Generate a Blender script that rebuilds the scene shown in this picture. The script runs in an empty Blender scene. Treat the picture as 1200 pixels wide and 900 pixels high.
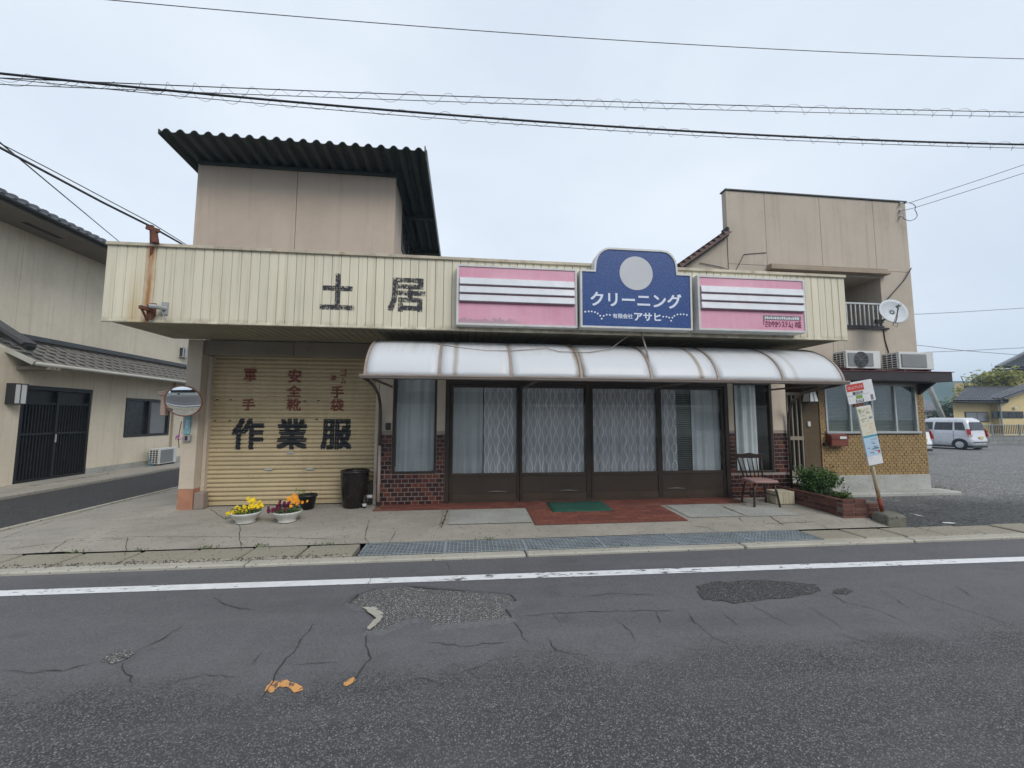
import bpy, bmesh, math, random
import numpy as np
from mathutils import Vector, Matrix
R = math.radians
rng = random.Random(7)
scn = bpy.context.scene
COL = scn.collection

# ------------------------------------------------------------------ camera
CAM_H, FOC = 1.65, 470.0                      # focal length in pixels of a 1200 px wide frame
PITCH, YAW, ROLL = R(4.8), R(6.4), R(0.13)
_f = np.array([math.sin(YAW)*math.cos(PITCH), math.cos(YAW)*math.cos(PITCH), math.sin(PITCH)])
_r = np.array([math.cos(YAW), -math.sin(YAW), 0.0]); _u = np.cross(_r, _f)
_r, _u = _r*math.cos(ROLL)+_u*math.sin(ROLL), _u*math.cos(ROLL)-_r*math.sin(ROLL)
cam = bpy.data.cameras.new('camera'); camo = bpy.data.objects.new('camera', cam); COL.objects.link(camo)
cam.sensor_width = 36; cam.lens = FOC/1200*36; cam.clip_end = 6000; cam.clip_start = .05
camo.matrix_world = Matrix(((_r[0], _u[0], -_f[0], 0), (_r[1], _u[1], -_f[1], 0), (_r[2], _u[2], -_f[2], CAM_H), (0, 0, 0, 1)))
scn.camera = camo
def _ray(px, py): return _r*(px-600)/FOC - _u*(py-450)/FOC + _f
def A(px, py, Y):                              # survey: the point of the upright plane y = Y sighted at a photograph pixel
    d = _ray(px, py); return Vector((0, 0, CAM_H)) + Vector(d)*(Y/d[1])
def G(px, py, z=0.0):                          # survey: the point of the level plane at height z
    d = _ray(px, py); return Vector((0, 0, CAM_H)) + Vector(d)*((z-CAM_H)/d[2])

# ------------------------------------------------------------------ light
SUN_EL, SUN_AZ = R(42), R(150)                 # azimuth clockwise from +Y: behind the camera, a little to its right
w = bpy.data.worlds.new('World'); scn.world = w; w.use_nodes = True
nt = w.node_tree; N = nt.nodes; L = nt.links; N.clear()
out = N.new('ShaderNodeOutputWorld'); bg = N.new('ShaderNodeBackground'); bg.inputs[1].default_value = 0.1
sky = N.new('ShaderNodeTexSky'); sky.sky_type = 'NISHITA'; sky.sun_disc = False
sky.sun_elevation = SUN_EL; sky.sun_rotation = SUN_AZ
tc = N.new('ShaderNodeTexCoord'); mp = N.new('ShaderNodeMapping'); mp.inputs['Scale'].default_value = (1, 1, 2.2)
n1 = N.new('ShaderNodeTexNoise'); n1.inputs['Scale'].default_value = 1.6; n1.inputs['Detail'].default_value = 5; n1.inputs['Roughness'].default_value = .5
cr = N.new('ShaderNodeValToRGB'); cr.color_ramp.elements[0].position = .3; cr.color_ramp.elements[1].position = .72
CLOUD_D, CLOUD_L = (.595, .665, .755, 1), (.745, .80, .872, 1)
cr.color_ramp.elements[0].color = CLOUD_D; cr.color_ramp.elements[1].color = CLOUD_L
sc_ = N.new('ShaderNodeMix'); sc_.data_type = 'RGBA'; sc_.blend_type = 'MULTIPLY'; sc_.inputs[0].default_value = 1
sc_.inputs[7].default_value = (10.3, 10.3, 10.3, 1)
mx = N.new('ShaderNodeMix'); mx.data_type = 'RGBA'; mx.inputs[0].default_value = .9
L.new(tc.outputs['Generated'], mp.inputs[0]); L.new(mp.outputs[0], n1.inputs['Vector']); L.new(n1.outputs[0], cr.inputs[0])
L.new(cr.outputs[0], sc_.inputs[6]); L.new(sky.outputs[0], mx.inputs[6]); L.new(sc_.outputs[2], mx.inputs[7])
L.new(mx.outputs[2], bg.inputs[0]); L.new(bg.outputs[0], out.inputs[0])
sl = bpy.data.lights.new('sun', 'SUN'); sl.energy = 1.5; sl.angle = R(28); sl.color = (1, .96, .9)
so = bpy.data.objects.new('sun', sl); COL.objects.link(so); so.location = (-6, -12, 20)
sd = Vector((math.sin(SUN_AZ)*math.cos(SUN_EL), math.cos(SUN_AZ)*math.cos(SUN_EL), math.sin(SUN_EL)))
so.rotation_euler = sd.to_track_quat('Z', 'Y').to_euler()
vs = scn.view_settings; vs.view_transform = 'Standard'; vs.look = 'None'; vs.exposure = 0.34; vs.gamma = 1; vs.use_curve_mapping = False

# ------------------------------------------------------------------ materials
class NT:
    def __init__(s, name):
        s.m = bpy.data.materials.new(name); s.m.use_nodes = True; s.t = s.m.node_tree; s.n = s.t.nodes; s.n.clear()
        s.out = s.n.new('ShaderNodeOutputMaterial'); s.b = s.n.new('ShaderNodeBsdfPrincipled')
        s.t.links.new(s.b.outputs[0], s.out.inputs[0])
        g = s.n.new('ShaderNodeNewGeometry'); s.pos = g.outputs['Position']
    def link(s, a, b): s.t.links.new(a, b)
    def _set(s, i, v):
        if isinstance(v, bpy.types.NodeSocket): s.link(v, i)
        elif isinstance(v, (tuple, list)) and len(v) == 3 and i.type == 'RGBA': i.default_value = (*v, 1)
        else: i.default_value = v
    def math(s, op, a, b=0.0, c=None, clamp=False):
        n = s.n.new('ShaderNodeMath'); n.operation = op; n.use_clamp = clamp
        s._set(n.inputs[0], a); s._set(n.inputs[1], b)
        if c is not None: s._set(n.inputs[2], c)
        return n.outputs[0]
    def vec(s, sc=(1, 1, 1), off=(0, 0, 0), src=None):
        n = s.n.new('ShaderNodeMapping'); n.inputs['Scale'].default_value = sc; n.inputs['Location'].default_value = off
        s.link(src or s.pos, n.inputs[0]); return n.outputs[0]
    def noise(s, scale, det=4, rough=.55, vec=None, dist=0):
        n = s.n.new('ShaderNodeTexNoise'); n.inputs['Scale'].default_value = scale; n.inputs['Detail'].default_value = det
        n.inputs['Roughness'].default_value = rough; n.inputs['Distortion'].default_value = dist
        s.link(vec or s.pos, n.inputs['Vector']); return n.outputs[0]
    def voro(s, scale, out='Color', vec=None, feat='F1'):
        n = s.n.new('ShaderNodeTexVoronoi'); n.feature = feat; n.inputs['Scale'].default_value = scale
        s.link(vec or s.pos, n.inputs['Vector']); return n.outputs[out]
    def ramp(s, x, lo, hi, a=0.0, b=1.0):
        n = s.n.new('ShaderNodeMapRange'); n.clamp = True
        s._set(n.inputs[0], x)
        for k, v in zip((1, 2, 3, 4), (lo, hi, a, b)): n.inputs[k].default_value = v
        return n.outputs[0]
    def mix(s, f, a, b, mode='MIX'):
        n = s.n.new('ShaderNodeMix'); n.data_type = 'RGBA'; n.blend_type = mode; n.clamp_factor = True
        s._set(n.inputs[0], f); s._set(n.inputs[6], a); s._set(n.inputs[7], b); return n.outputs[2]
    def sep(s, v=None):
        n = s.n.new('ShaderNodeSeparateXYZ'); s.link(v or s.pos, n.inputs[0]); return n.outputs
    def rand(s):
        return s.n.new('ShaderNodeObjectInfo').outputs['Random']
    def bump(s, h, strength=.3, dist=.01):
        n = s.n.new('ShaderNodeBump'); n.inputs['Strength'].default_value = strength; n.inputs['Distance'].default_value = dist
        s.link(h, n.inputs['Height']); s.link(n.outputs[0], s.b.inputs['Normal'])
    def done(s, col, rough=.8, metal=0.0, spec=None):
        s._set(s.b.inputs['Base Color'], col); s._set(s.b.inputs['Roughness'], rough); s._set(s.b.inputs['Metallic'], metal)
        if spec is not None: s.b.inputs['Specular IOR Level'].default_value = spec
        return s.m
    def alpha(s, a): s._set(s.b.inputs['Alpha'], a)

def lighten(c, k): return tuple(min(1, max(0, x*k)) for x in c)
def mat(name, col, rough=.8, var=.15, scale=2.5, streak=0.0, grime=0.0, gcol=(.12, .10, .08), speck=0.0, sscale=120, bump=0.0, bscale=80, metal=0.0, rnd=0.0, spec=None, fine=.06):
    t = NT(name)
    c = t.mix(t.ramp(t.noise(scale, 5), .32, .68), lighten(col, 1-var), lighten(col, 1+var))
    if fine: c = t.mix(t.math('MULTIPLY', t.ramp(t.noise(scale*14, 3), .35, .7), fine*3), c, lighten(col, .72))
    if streak:
        sv = t.noise(1.0, 4, .6, t.vec((9, 9, .35)))
        c = t.mix(t.math('MULTIPLY', t.ramp(sv, .52, .78), streak), c, gcol)
    if grime:
        c = t.mix(t.math('MULTIPLY', t.ramp(t.noise(scale*1.7, 6, .65, t.vec(off=(5, 3, 1))), .5, .75), grime), c, gcol)
    if speck:
        c = t.mix(speck, c, t.mix(t.ramp(t.noise(sscale, 2, .7), .3, .7), lighten(col, .55), lighten(col, 1.4)))
    if rnd:
        c = t.mix(1.0, c, t.mix(t.rand(), (1-rnd,)*3, (1+rnd,)*3), 'MULTIPLY')
    if bump: t.bump(t.noise(bscale, 3, .6), bump, .006)
    return t.done(c, t.ramp(t.noise(scale*3, 3), .3, .7, max(.02, rough-.08), min(1, rough+.08)), metal, spec)

M = {}
def asphalt():
    t = NT('asphalt'); x, y, z = t.sep()
    edge = t.math('ADD', y, t.math('MULTIPLY', t.math('SUBTRACT', t.noise(1.3, 6, .62), .5), 1.25))
    edge = t.math('ADD', edge, t.math('MULTIPLY', t.math('SUBTRACT', t.noise(16, 3, .6), .5), .22))
    edge = t.math('ADD', edge, t.math('MULTIPLY', t.math('SUBTRACT', t.sep(t.voro(60))[0], .5), .22)); sm = t.ramp(edge, 2.68, 2.98)                                     # 1 = thin smooth overlay, 0 = old coarse surface
    stone = t.voro(105); sv = t.sep(stone)[0]; sd_ = t.voro(105, 'Distance')
    coarse = t.mix(t.ramp(sv, .1, .95), (.062, .061, .062), (.205, .203, .20))
    coarse = t.mix(t.ramp(sv, .93, .97), coarse, (.30, .295, .28))
    coarse = t.mix(t.ramp(sd_, .32, .62), coarse, (.048, .047, .048))
    coarse = t.mix(t.math('MULTIPLY', t.ramp(t.noise(.9, 5), .35, .7), .35), coarse, (.105, .11, .115))
    fine = t.mix(t.ramp(t.noise(3.2, 6, .6), .3, .7), (.098, .096, .102), (.130, .127, .134))
    fs = t.sep(t.voro(190))[0]
    fine = t.mix(.55, fine, t.mix(t.ramp(fs, .15, .9), (.06, .059, .063), (.18, .177, .185)))
    fine = t.mix(t.math('MULTIPLY', t.ramp(t.noise(1.1, 5, .6, t.vec((.35, 1.6, 1))), .5, .72), .4), fine, (.07, .069, .074))
    c = t.mix(sm, coarse, fine)
    c = t.mix(t.math('MULTIPLY', t.ramp(t.noise(2.3, 5, .6, t.vec((.7, 1.2, 1), (31, 5, 0))), .60, .72), .38), c, (.045, .044, .046))
    c = t.mix(t.math('MULTIPLY', t.ramp(t.noise(.8, 6, .7, t.vec((.25, 2.4, 1), (3, 17, 0))), .5, .7), .28), c, (.17, .168, .17))
    wear = t.ramp(t.noise(.5, 4, .6, t.vec((.3, 1.5, 1), (3, 9, 0))), .42, .7)
    c = t.mix(t.math('MULTIPLY', wear, .22), c, (.16, .16, .165))
    h = t.math('ADD', t.math('MULTIPLY', t.ramp(sd_, .1, .6, 1, 0), t.math('SUBTRACT', 1.15, sm)), t.math('MULTIPLY', sm, 1.6))
    t.bump(h, .55, .004)
    return t.done(c, .82, 0, .35)
M['asphalt'] = asphalt()
def coarse_patch(name, k=1.0, tint=(1, 1, 1)):
    t = NT(name); st = t.voro(95); sv = t.sep(st)[0]; d = t.voro(95, 'Distance')
    a = tuple(.06*k*q for q in tint); b = tuple(.22*k*q for q in tint)
    c = t.mix(t.ramp(sv, .1, .95), a, b); c = t.mix(t.ramp(sv, .9, .96), c, lighten(b, 1.6))
    c = t.mix(t.ramp(d, .34, .62), c, lighten(a, .62)); c = t.mix(t.math('MULTIPLY', t.ramp(t.noise(5, 5), .35, .65), .35), c, lighten(a, .9)); t.bump(t.ramp(d, .1, .6, 1, 0), .7, .006)
    return t.done(c, .85, 0, .3)
M['pothole'] = coarse_patch('worn_aggregate', 1.75, (1.02, 1, .97)); M['patch'] = coarse_patch('bitumen_patch', .95)
M['street'] = coarse_patch('street_asphalt', .75)
M['crumbs'] = mat('asphalt_crumbs', (.035, .036, .04), .9, .3)
M['crack_or_shade'] = mat('crack_dirt_or_shade', (.034, .032, .030), .95, .3)
def worn_paint(name, col, under, lo=.56, hi=.6, sc=6, stretch=(1, 1, 1), rough=.6):
    t = NT(name); n = t.noise(sc, 8, .7, t.vec(stretch)); big = t.noise(.8, 3, .6, t.vec(off=(4, 1, 2)))
    a = t.ramp(t.math('ADD', n, t.math('MULTIPLY', t.math('SUBTRACT', big, .5), .5)), lo, hi, 1, 0)
    c = t.mix(t.ramp(t.noise(9, 4), .3, .7), lighten(col, .85), col)
    t.alpha(a); return t.done(c, rough)
M['road_paint'] = worn_paint('worn_white_line', (.78, .79, .80), 0, .585, .65, 11, (.5, 1.6, 1))
M['orange_paint'] = worn_paint('worn_orange_paint', (.66, .33, .12), 0, .47, .57, 24)
M['faded_paint'] = worn_paint('faded_white_paint', (.62, .62, .62), 0, .5, .6, 10)
def concrete(name, col, grime=.5, dark=(.13, .12, .105), pit=.5):
    t = NT(name)
    c = t.mix(t.ramp(t.noise(1.3, 6, .6), .3, .7), lighten(col, .74), lighten(col, 1.25))
    c = t.mix(t.math('MULTIPLY', t.ramp(t.noise(2.6, 8, .68, t.vec((.6, 1.6, 1))), .46, .74), grime), c, dark)
    c = t.mix(t.math('MULTIPLY', t.ramp(t.noise(.8, 7, .66, t.vec((1, 1.4, 1), (11, 4, 0))), .5, .68), .5), c, lighten((col[0]*.98, col[1], col[2]*1.04), 1.3))
    c = t.mix(t.math('MULTIPLY', t.ramp(t.noise(5.5, 7, .7, t.vec((.8, 1.3, 1), (2, 8, 0))), .54, .7), .45), c, (dark[0], dark[1]*.92, dark[2]*.8))
    c = t.mix(pit, c, t.mix(t.ramp(t.noise(140, 3, .7), .3, .7), lighten(col, .62), lighten(col, 1.25)))
    c = t.mix(t.ramp(t.sep(t.voro(60))[0], .965, .99), c, lighten(col, .35))
    t.bump(t.noise(120, 4, .7), .35, .004); return t.done(c, .9, 0, .25)
M['apron'] = concrete('apron_concrete', (.34, .315, .27), .5)
M['kerb'] = concrete('kerb_concrete', (.42, .40, .34), .35, (.16, .15, .13))
M['lid'] = concrete('gutter_lid_concrete', (.31, .285, .225), .35, (.15, .135, .10), .8)
M['light_slab'] = concrete('light_concrete', (.36, .36, .33), .6, (.17, .17, .155))
M['plinth'] = concrete('plinth_concrete', (.40, .40, .37), .7, (.12, .12, .11))
M['block_wall'] = concrete('concrete_block', (.26, .26, .25), .5, (.12, .12, .115))
M['rock'] = concrete('mossy_concrete', (.17, .165, .135), .7, (.055, .06, .035), .8)
M['mortar'] = mat('mortar', (.32, .27, .24), .95, .15)
M['dark_mortar'] = mat('dark_mortar', (.16, .13, .11), .95, .2)
def brickmat(name, a, b, c_, rough=.3, spec=.5, dirt=.3):
    t = NT(name); r = t.rand()
    c = t.mix(t.ramp(r, .25, .45), a, b); c = t.mix(t.ramp(r, .72, .85), c, c_)
    c = t.mix(t.math('MULTIPLY', t.ramp(t.noise(30, 4, .6), .42, .7), dirt), c, lighten(a, .45))
    c = t.mix(t.math('MULTIPLY', t.ramp(t.noise(7, 4, .6), .45, .7), dirt), c, b)
    t.bump(t.noise(60, 3), .15, .004); return t.done(c, rough, 0, spec)
M['glaze'] = brickmat('glazed_tile', (.036, .015, .015), (.062, .020, .016), (.150, .045, .026), .3)
M['planter_brick'] = brickmat('weathered_brick', (.10, .045, .035), (.155, .068, .052), (.20, .095, .07), .85, .2, .4)
M['paver'] = brickmat('red_paver', (.165, .062, .047), (.20, .072, .053), (.235, .09, .065), .85, .2, .4)
M['ochre'] = mat('ochre_brick', (.33, .215, .085), .75, .28, 9, .15, .2, (.13, .09, .04), .35, 45)
M['cream'] = None
def cream_fascia():
    t = NT('cream_sheet_metal'); x, y, z = t.sep(); col = (.66, .61, .475)
    c = t.mix(t.ramp(t.noise(.9, 4), .3, .7), lighten(col, .93), lighten(col, 1.06))
    c = t.mix(1.0, c, t.mix(t.rand(), (.95,)*3, (1.05,)*3), 'MULTIPLY')
    st = t.noise(1, 5, .6, t.vec((16, 16, .5)))
    c = t.mix(t.math('MULTIPLY', t.ramp(st, .5, .75), .4), c, (.40, .34, .20))
    c = t.mix(t.math('MULTIPLY', t.ramp(t.noise(1, 5, .6, t.vec((11, 11, .3), (7, 2, 0))), .56, .74), .5), c, (.36, .31, .21))
    # rust run-off below the iron bracket near the left end
    d = t.math('ABSOLUTE', t.math('ADD', x, 4.335)); wob = t.math('MULTIPLY', t.noise(14, 3, .6, t.vec((1, 1, .35))), .07)
    r1 = t.ramp(t.math('SUBTRACT', d, wob), -.02, .05, 1, 0)
    c = t.mix(t.math('MULTIPLY', r1, t.ramp(t.noise(8, 5, .6, t.vec((2, 1, .3))), .25, .6, .35, 1)), c, (.36, .17, .05))
    d2 = t.math('ABSOLUTE', t.math('ADD', x, 4.50)); r2 = t.ramp(t.math('SUBTRACT', d2, wob), 0, .09, .55, 0)
    c = t.mix(t.math('MULTIPLY', r2, t.ramp(z, 3.0, 3.7, 1, .1)), c, (.45, .31, .10))
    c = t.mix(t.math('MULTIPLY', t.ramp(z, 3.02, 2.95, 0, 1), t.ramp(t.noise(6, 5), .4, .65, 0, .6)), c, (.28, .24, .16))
    return t.done(c, .45, 0, .35)
M['cream'] = cream_fascia()
M['cap'] = mat('rusty_cap', (.50, .45, .34), .6, .2, 3, 0, .75, (.22, .09, .04))
M['soffit'] = mat('soffit_board', (.26, .235, .165), .7, .12, 1.6, 0, .4, (.10, .085, .06), rnd=.06)
M['stucco'] = mat('beige_stucco', (.40, .345, .265), .9, .07, 1.2, .35, .25, (.21, .175, .135), .25, 160, .25, 150)
M['column'] = mat('column_paint', (.56, .48, .385), .85, .07, 1.2, .25, .2, (.24, .2, .15), .15, 160, .15, 150)
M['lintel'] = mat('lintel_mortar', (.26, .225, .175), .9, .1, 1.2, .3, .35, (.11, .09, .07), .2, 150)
M['tower'] = mat('tan_stucco', (.53, .43, .345), .9, .06, .6, .5, .35, (.29, .225, .17), .3, 180, .3, 160)
M['side'] = mat('taupe_stucco', (.475, .41, .335), .9, .07, .7, .6, .4, (.25, .21, .165), .3, 160, .3, 150)
M['side_trim'] = mat('taupe_trim', (.34, .27, .20), .8, .08, 2, .2, .3, (.13, .1, .08))
M['salmon'] = mat('salmon_tile', (.42, .20, .12), .8, .15, 6, .1, .3, (.2, .1, .07))
def shutter_mat():
    t = NT('shutter_paint'); x, y, z = t.sep(); col = (.50, .405, .25)
    c = t.mix(t.ramp(t.noise(1.6, 4), .3, .7), lighten(col, .92), lighten(col, 1.08))
    c = t.mix(1.0, c, t.mix(t.rand(), (.96,)*3, (1.04,)*3), 'MULTIPLY')
    c = t.mix(t.math('MULTIPLY', t.ramp(t.noise(1, 5, .65, t.vec((8, 1, 1.0))), .5, .75), .35), c, (.30, .24, .15))
    c = t.mix(t.math('MULTIPLY', t.ramp(t.noise(24, 4, .6), .62, .72), .6), c, (.25, .15, .08))
    return t.done(c, .5, 0, .35)
M['shutter'] = shutter_mat()
M['bronze'] = mat('bronze_aluminium', (.044, .031, .023), .45, .12, 3, .15, .2, (.07, .055, .045), spec=.35)
M['kick'] = mat('bronze_panel', (.058, .042, .031), .55, .12, 2.5, .1, .3, (.075, .062, .053), spec=.3)
M['rail'] = mat('bronze_rail', (.070, .050, .036), .5, .12, 3, 0, .3, (.04, .03, .025), spec=.3)
M['rail_light'] = mat('scuffed_bronze', (.17, .155, .145), .6, .1)
M['black_line'] = mat('gasket', (.012, .012, .012), .7, .1)
def glass(name='window_glass', tint=(.95, .965, .965), refl=.055, k=.85):
    m = bpy.data.materials.new(name); m.use_nodes = True; n = m.node_tree.nodes; l = m.node_tree.links; n.clear()
    o = n.new('ShaderNodeOutputMaterial'); tr = n.new('ShaderNodeBsdfTransparent'); gl = n.new('ShaderNodeBsdfGlossy'); mx = n.new('ShaderNodeMixShader')
    tr.inputs[0].default_value = (*tint, 1); gl.inputs[0].default_value = (1, 1, 1, 1); gl.inputs['Roughness'].default_value = .015
    lw = n.new('ShaderNodeLayerWeight'); p = n.new('ShaderNodeMath'); p.operation = 'POWER'; p.inputs[1].default_value = 4.0
    q = n.new('ShaderNodeMath'); q.operation = 'MULTIPLY_ADD'; q.inputs[1].default_value = k; q.inputs[2].default_value = refl
    l.new(lw.outputs['Facing'], p.inputs[0]); l.new(p.outputs[0], q.inputs[0]); l.new(q.outputs[0], mx.inputs[0])
    l.new(tr.outputs[0], mx.inputs[1]); l.new(gl.outputs[0], mx.inputs[2]); l.new(mx.outputs[0], o.inputs[0]); return m
M['glass'] = glass(); M['dark_glass'] = glass('tinted_glass', (.25, .27, .28), .07)
def lace():
    t = NT('lace_curtain'); x, y, z = t.sep()
    ph = t.math('MULTIPLY', z, 2*math.pi/.33)
    s = t.math('MULTIPLY', t.math('SINE', ph), .25)
    u = t.math('ADD', t.math('MULTIPLY', x, 1/.066), t.math('MULTIPLY', t.noise(1, 1, .4, t.vec((3.0, 0, .1))), 2.6))                                   # column index
    par = t.math('MULTIPLY', t.math('SUBTRACT', t.math('MODULO', t.math('FLOOR', t.math('ADD', u, 500.0)), 2.0), .5), 2.0)
    fr = t.math('SUBTRACT', t.math('FRACT', t.math('ADD', u, 500.0)), .5)
    d = t.math('ABSOLUTE', t.math('SUBTRACT', fr, t.math('MULTIPLY', s, par)))
    line = t.ramp(d, .085, .15, 1, 0)
    c = t.mix(line, (.58, .585, .615), (.985, .985, .99))
    c = t.mix(t.math('MULTIPLY', t.ramp(t.noise(1, 3, .6, t.vec((30, 1, .5))), .4, .7), .4), c, (.24, .245, .29))
    return t.done(c, .95, 0, .1)
M['lace'] = lace()
M['sheer'] = mat('sheer_curtain', (.54, .565, .58), .95, .14, 1.2, .5, 0, (.27, .295, .31), fine=0)
M['sheer_white'] = mat('pale_sheer_curtain', (.70, .73, .75), .95, .1, 1.2, .4, 0, (.34, .37, .39), fine=0)
M['blind'] = mat('pale_green_blind', (.33, .385, .35), .7, .08, 1.5, .1, 0)
M['room'] = mat('dim_interior', (.10, .095, .085), .95, .2)
def awning_mat():
    t = NT('white_polycarbonate'); x, y, z = t.sep(); col = (.84, .86, .885)
    c = t.mix(t.ramp(t.noise(1.1, 3), .3, .7), lighten(col, .96), col)
    top = t.ramp(z, 2.52, 2.84, 0, 1)
    rain = t.noise(1, 5, .6, t.vec((14, .4, .4)))
    c = t.mix(t.math('MULTIPLY', t.ramp(rain, .45, .75, 0, .5), top), c, (.42, .33, .20))
    for xs, wd, am in ((-.165, .05, .6), (1.61, .09, .9), (3.43, .05, .8), (4.95, .05, .3), (2.66, .04, .4)):
        dd = t.math('ABSOLUTE', t.math('SUBTRACT', x, xs)); wb = t.math('MULTIPLY', t.noise(9, 4, .6, t.vec((1, .5, .5))), wd)
        c = t.mix(t.ramp(t.math('SUBTRACT', dd, wb), -wd*.3, wd*.6, am, 0), c, (.40, .33, .24))
    m = t.done(c, .35, 0, .45); tr = t.n.new('ShaderNodeBsdfTranslucent'); t.link(c, tr.inputs[0]); ms = t.n.new('ShaderNodeMixShader'); ms.inputs[0].default_value = .38   # lets part of the daylight through
    t.link(t.b.outputs[0], ms.inputs[1]); t.link(tr.outputs[0], ms.inputs[2]); t.link(ms.outputs[0], t.out.inputs[0]); return m
M['awning'] = awning_mat()
M['rib'] = mat('aluminium_rib', (.28, .225, .19), .5, .15, 3, 0, .4, (.12, .08, .05))
M['gutter'] = mat('awning_gutter', (.14, .115, .10), .5, .15, 3, .1, .3, (.25, .22, .19))
def pink():
    t = NT('pink_sign_panel'); col = (.66, .27, .375)
    c = t.mix(t.ramp(t.noise(1.1, 4, .6, t.vec((1, 1, 2))), .3, .7), (.62, .27, .37), (.72, .38, .47))
    c = t.mix(t.math('MULTIPLY', t.ramp(t.noise(1, 5, .6, t.vec((20, 20, 1.2))), .45, .72), .35), c, (.72, .45, .52))
    x, y, z = t.sep()
    peel = t.math('MULTIPLY', t.ramp(t.math('ADD', z, t.math('MULTIPLY', t.noise(12, 6, .7), .22)), 3.19, 3.175, 0, 1), t.ramp(x, .5, .9, 1, 0))
    c = t.mix(t.math('MULTIPLY', peel, .75), c, (.36, .28, .30))
    return t.done(c, .45, 0, .4)
M['pink'] = pink()
M['maroon'] = mat('maroon_slot_shade', (.36, .12, .18), .6, .1)
M['sign_white'] = mat('sign_louvre', (.62, .645, .68), .45, .06, 3, .15, .15, (.40, .34, .34))
M['sign_frame'] = mat('sign_frame', (.60, .60, .58), .45, .08, 4, 0, .4, (.34, .31, .27))
def blue():
    t = NT('blue_sign_panel'); n = t.noise(55, 2, .6); n2 = t.noise(130, 2, .6)
    c = t.mix(t.ramp(n, .38, .62), (.006, .026, .13), (.018, .072, .26))
    c = t.mix(t.ramp(n2, .56, .68), c, (.07, .16, .38)); return t.done(c, .4, 0, .4)
M['blue'] = blue()
M['sign_grey'] = mat('sign_disc', (.50, .52, .54), .5, .03, 4)
M['sign_text'] = mat('sign_lettering', (.66, .72, .84), .5, .03)
M['black_paint'] = worn_paint('worn_black_paint', (.018, .020, .024), 0, .63, .69, 22)
def fascia_ink():
    t = NT('weathered_black_paint')
    n = t.noise(1, 6, .7, t.vec((38, 38, 30))); b = t.noise(9, 4, .6)
    a = t.ramp(t.math('ADD', n, t.math('MULTIPLY', t.math('SUBTRACT', b, .5), .5)), .43, .55, 1, .15)
    t.alpha(a); return t.done((.026, .027, .035), .6)
M['fascia_ink'] = fascia_ink()
M['red_paint'] = worn_paint('worn_red_paint', (.235, .072, .046), 0, .60, .74, 26)
M['dark_red_ink'] = mat('dark_red_ink', (.20, .02, .06), .6, .05)
M['grey_ink'] = mat('grey_ink', (.18, .17, .18), .6, .05)
M['corrug'] = mat('green_corrugated_steel', (.050, .062, .058), .5, .15, 2.5, .15, .3, (.03, .03, .028), spec=.4)
M['corrug_under'] = M['corrug']
M['steel'] = mat('galvanised_steel', (.30, .34, .36), .45, .15, 5, 0, .3, (.17, .15, .12), metal=.55)
M['grate'] = mat('grating_steel', (.36, .41, .44), .5, .15, 5, 0, .35, (.20, .17, .12), metal=.35)
M['alu'] = mat('aluminium', (.50, .52, .52), .4, .08, 4, metal=.4)
M['rust'] = mat('rusty_iron', (.13, .05, .03), .85, .3, 12, 0, .5, (.25, .11, .045))
M['pvc_pink'] = mat('faded_drain_pipe', (.46, .36, .33), .5, .08, 4, .1, .2)
M['pvc_brown'] = mat('brown_drain_pipe', (.055, .040, .034), .4, .1, 4)
M['mirror'] = NT('mirror_glass').done((.80, .82, .83), .03, 1.0)
M['mirror_rim'] = mat('faded_orange_rim', (.22, .10, .07), .6, .15, 8)
M['mirror_back'] = mat('mirror_housing', (.42, .30, .24), .7, .2, 6, 0, .4)
M['teal'] = mat('teal_notice', (.20, .42, .46), .5, .12, 12)
M['paper'] = mat('paper_white', (.72, .74, .74), .6, .05, 5)
M['plastic_white'] = mat('white_plastic', (.62, .63, .61), .4, .05, 3, .15, .2, (.35, .33, .29))
M['plastic_grey'] = mat('grey_plastic', (.33, .34, .34), .5, .06, 3)
M['plastic_dark'] = mat('dark_plastic', (.022, .022, .024), .45, .1, 5)
M['mesh_grey'] = mat('grille_grey', (.20, .21, .22), .5, .05, 4)
M['canopy'] = mat('dark_canopy_metal', (.026, .018, .018), .4, .2, 2, .2, .3, (.07, .035, .03))
M['canopy_edge'] = mat('red_canopy_flashing', (.16, .045, .045), .5, .2, 4)
M['kawara'] = mat('grey_roof_tile', (.066, .069, .076), .42, .2, 3, .1, .3, (.035, .035, .035), rnd=.3, spec=.5)
M['kawara_light'] = mat('silver_roof_tile', (.125, .125, .14), .45, .18, 1.2, .1, .3, (.07, .07, .075), rnd=.15, spec=.5)
M['brown_tile'] = mat('brown_roof_tile', (.10, .05, .04), .6, .25, 5, rnd=.3)
M['house_cream'] = mat('ivory_cladding', (.69, .615, .485), .85, .06, .6, .45, .3, (.36, .315, .235), .15, 140, .15, 120)
M['eave'] = mat('eave_board', (.20, .175, .14), .8, .1, 1.5, 0, .3, (.09, .08, .06))
M['gutter_metal'] = mat('eave_gutter', (.42, .42, .38), .5, .1, 3)
M['black_wood'] = mat('black_stained_timber', (.011, .010, .010), .55, .25, 6)
M['dark_pane'] = mat('dim_pane', (.03, .032, .034), .25, .1, 2)
M['yellow'] = mat('yellow_stucco', (.60, .48, .25), .9, .06, .5, .2, .2, (.42, .33, .17))
M['tan_far'] = mat('ochre_far_wall', (.46, .36, .20), .9, .06, .3)
M['white_wall'] = mat('white_far_wall', (.66, .66, .64), .85, .05, .4, .1, .1)
M['van_paint'] = mat('silver_car_paint', (.62, .63, .67), .3, .03, 2, metal=.15, spec=.6, fine=0)
M['white_paint_car'] = mat('white_car_paint', (.76, .78, .80), .28, .03, 2, spec=.6, fine=0)
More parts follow.
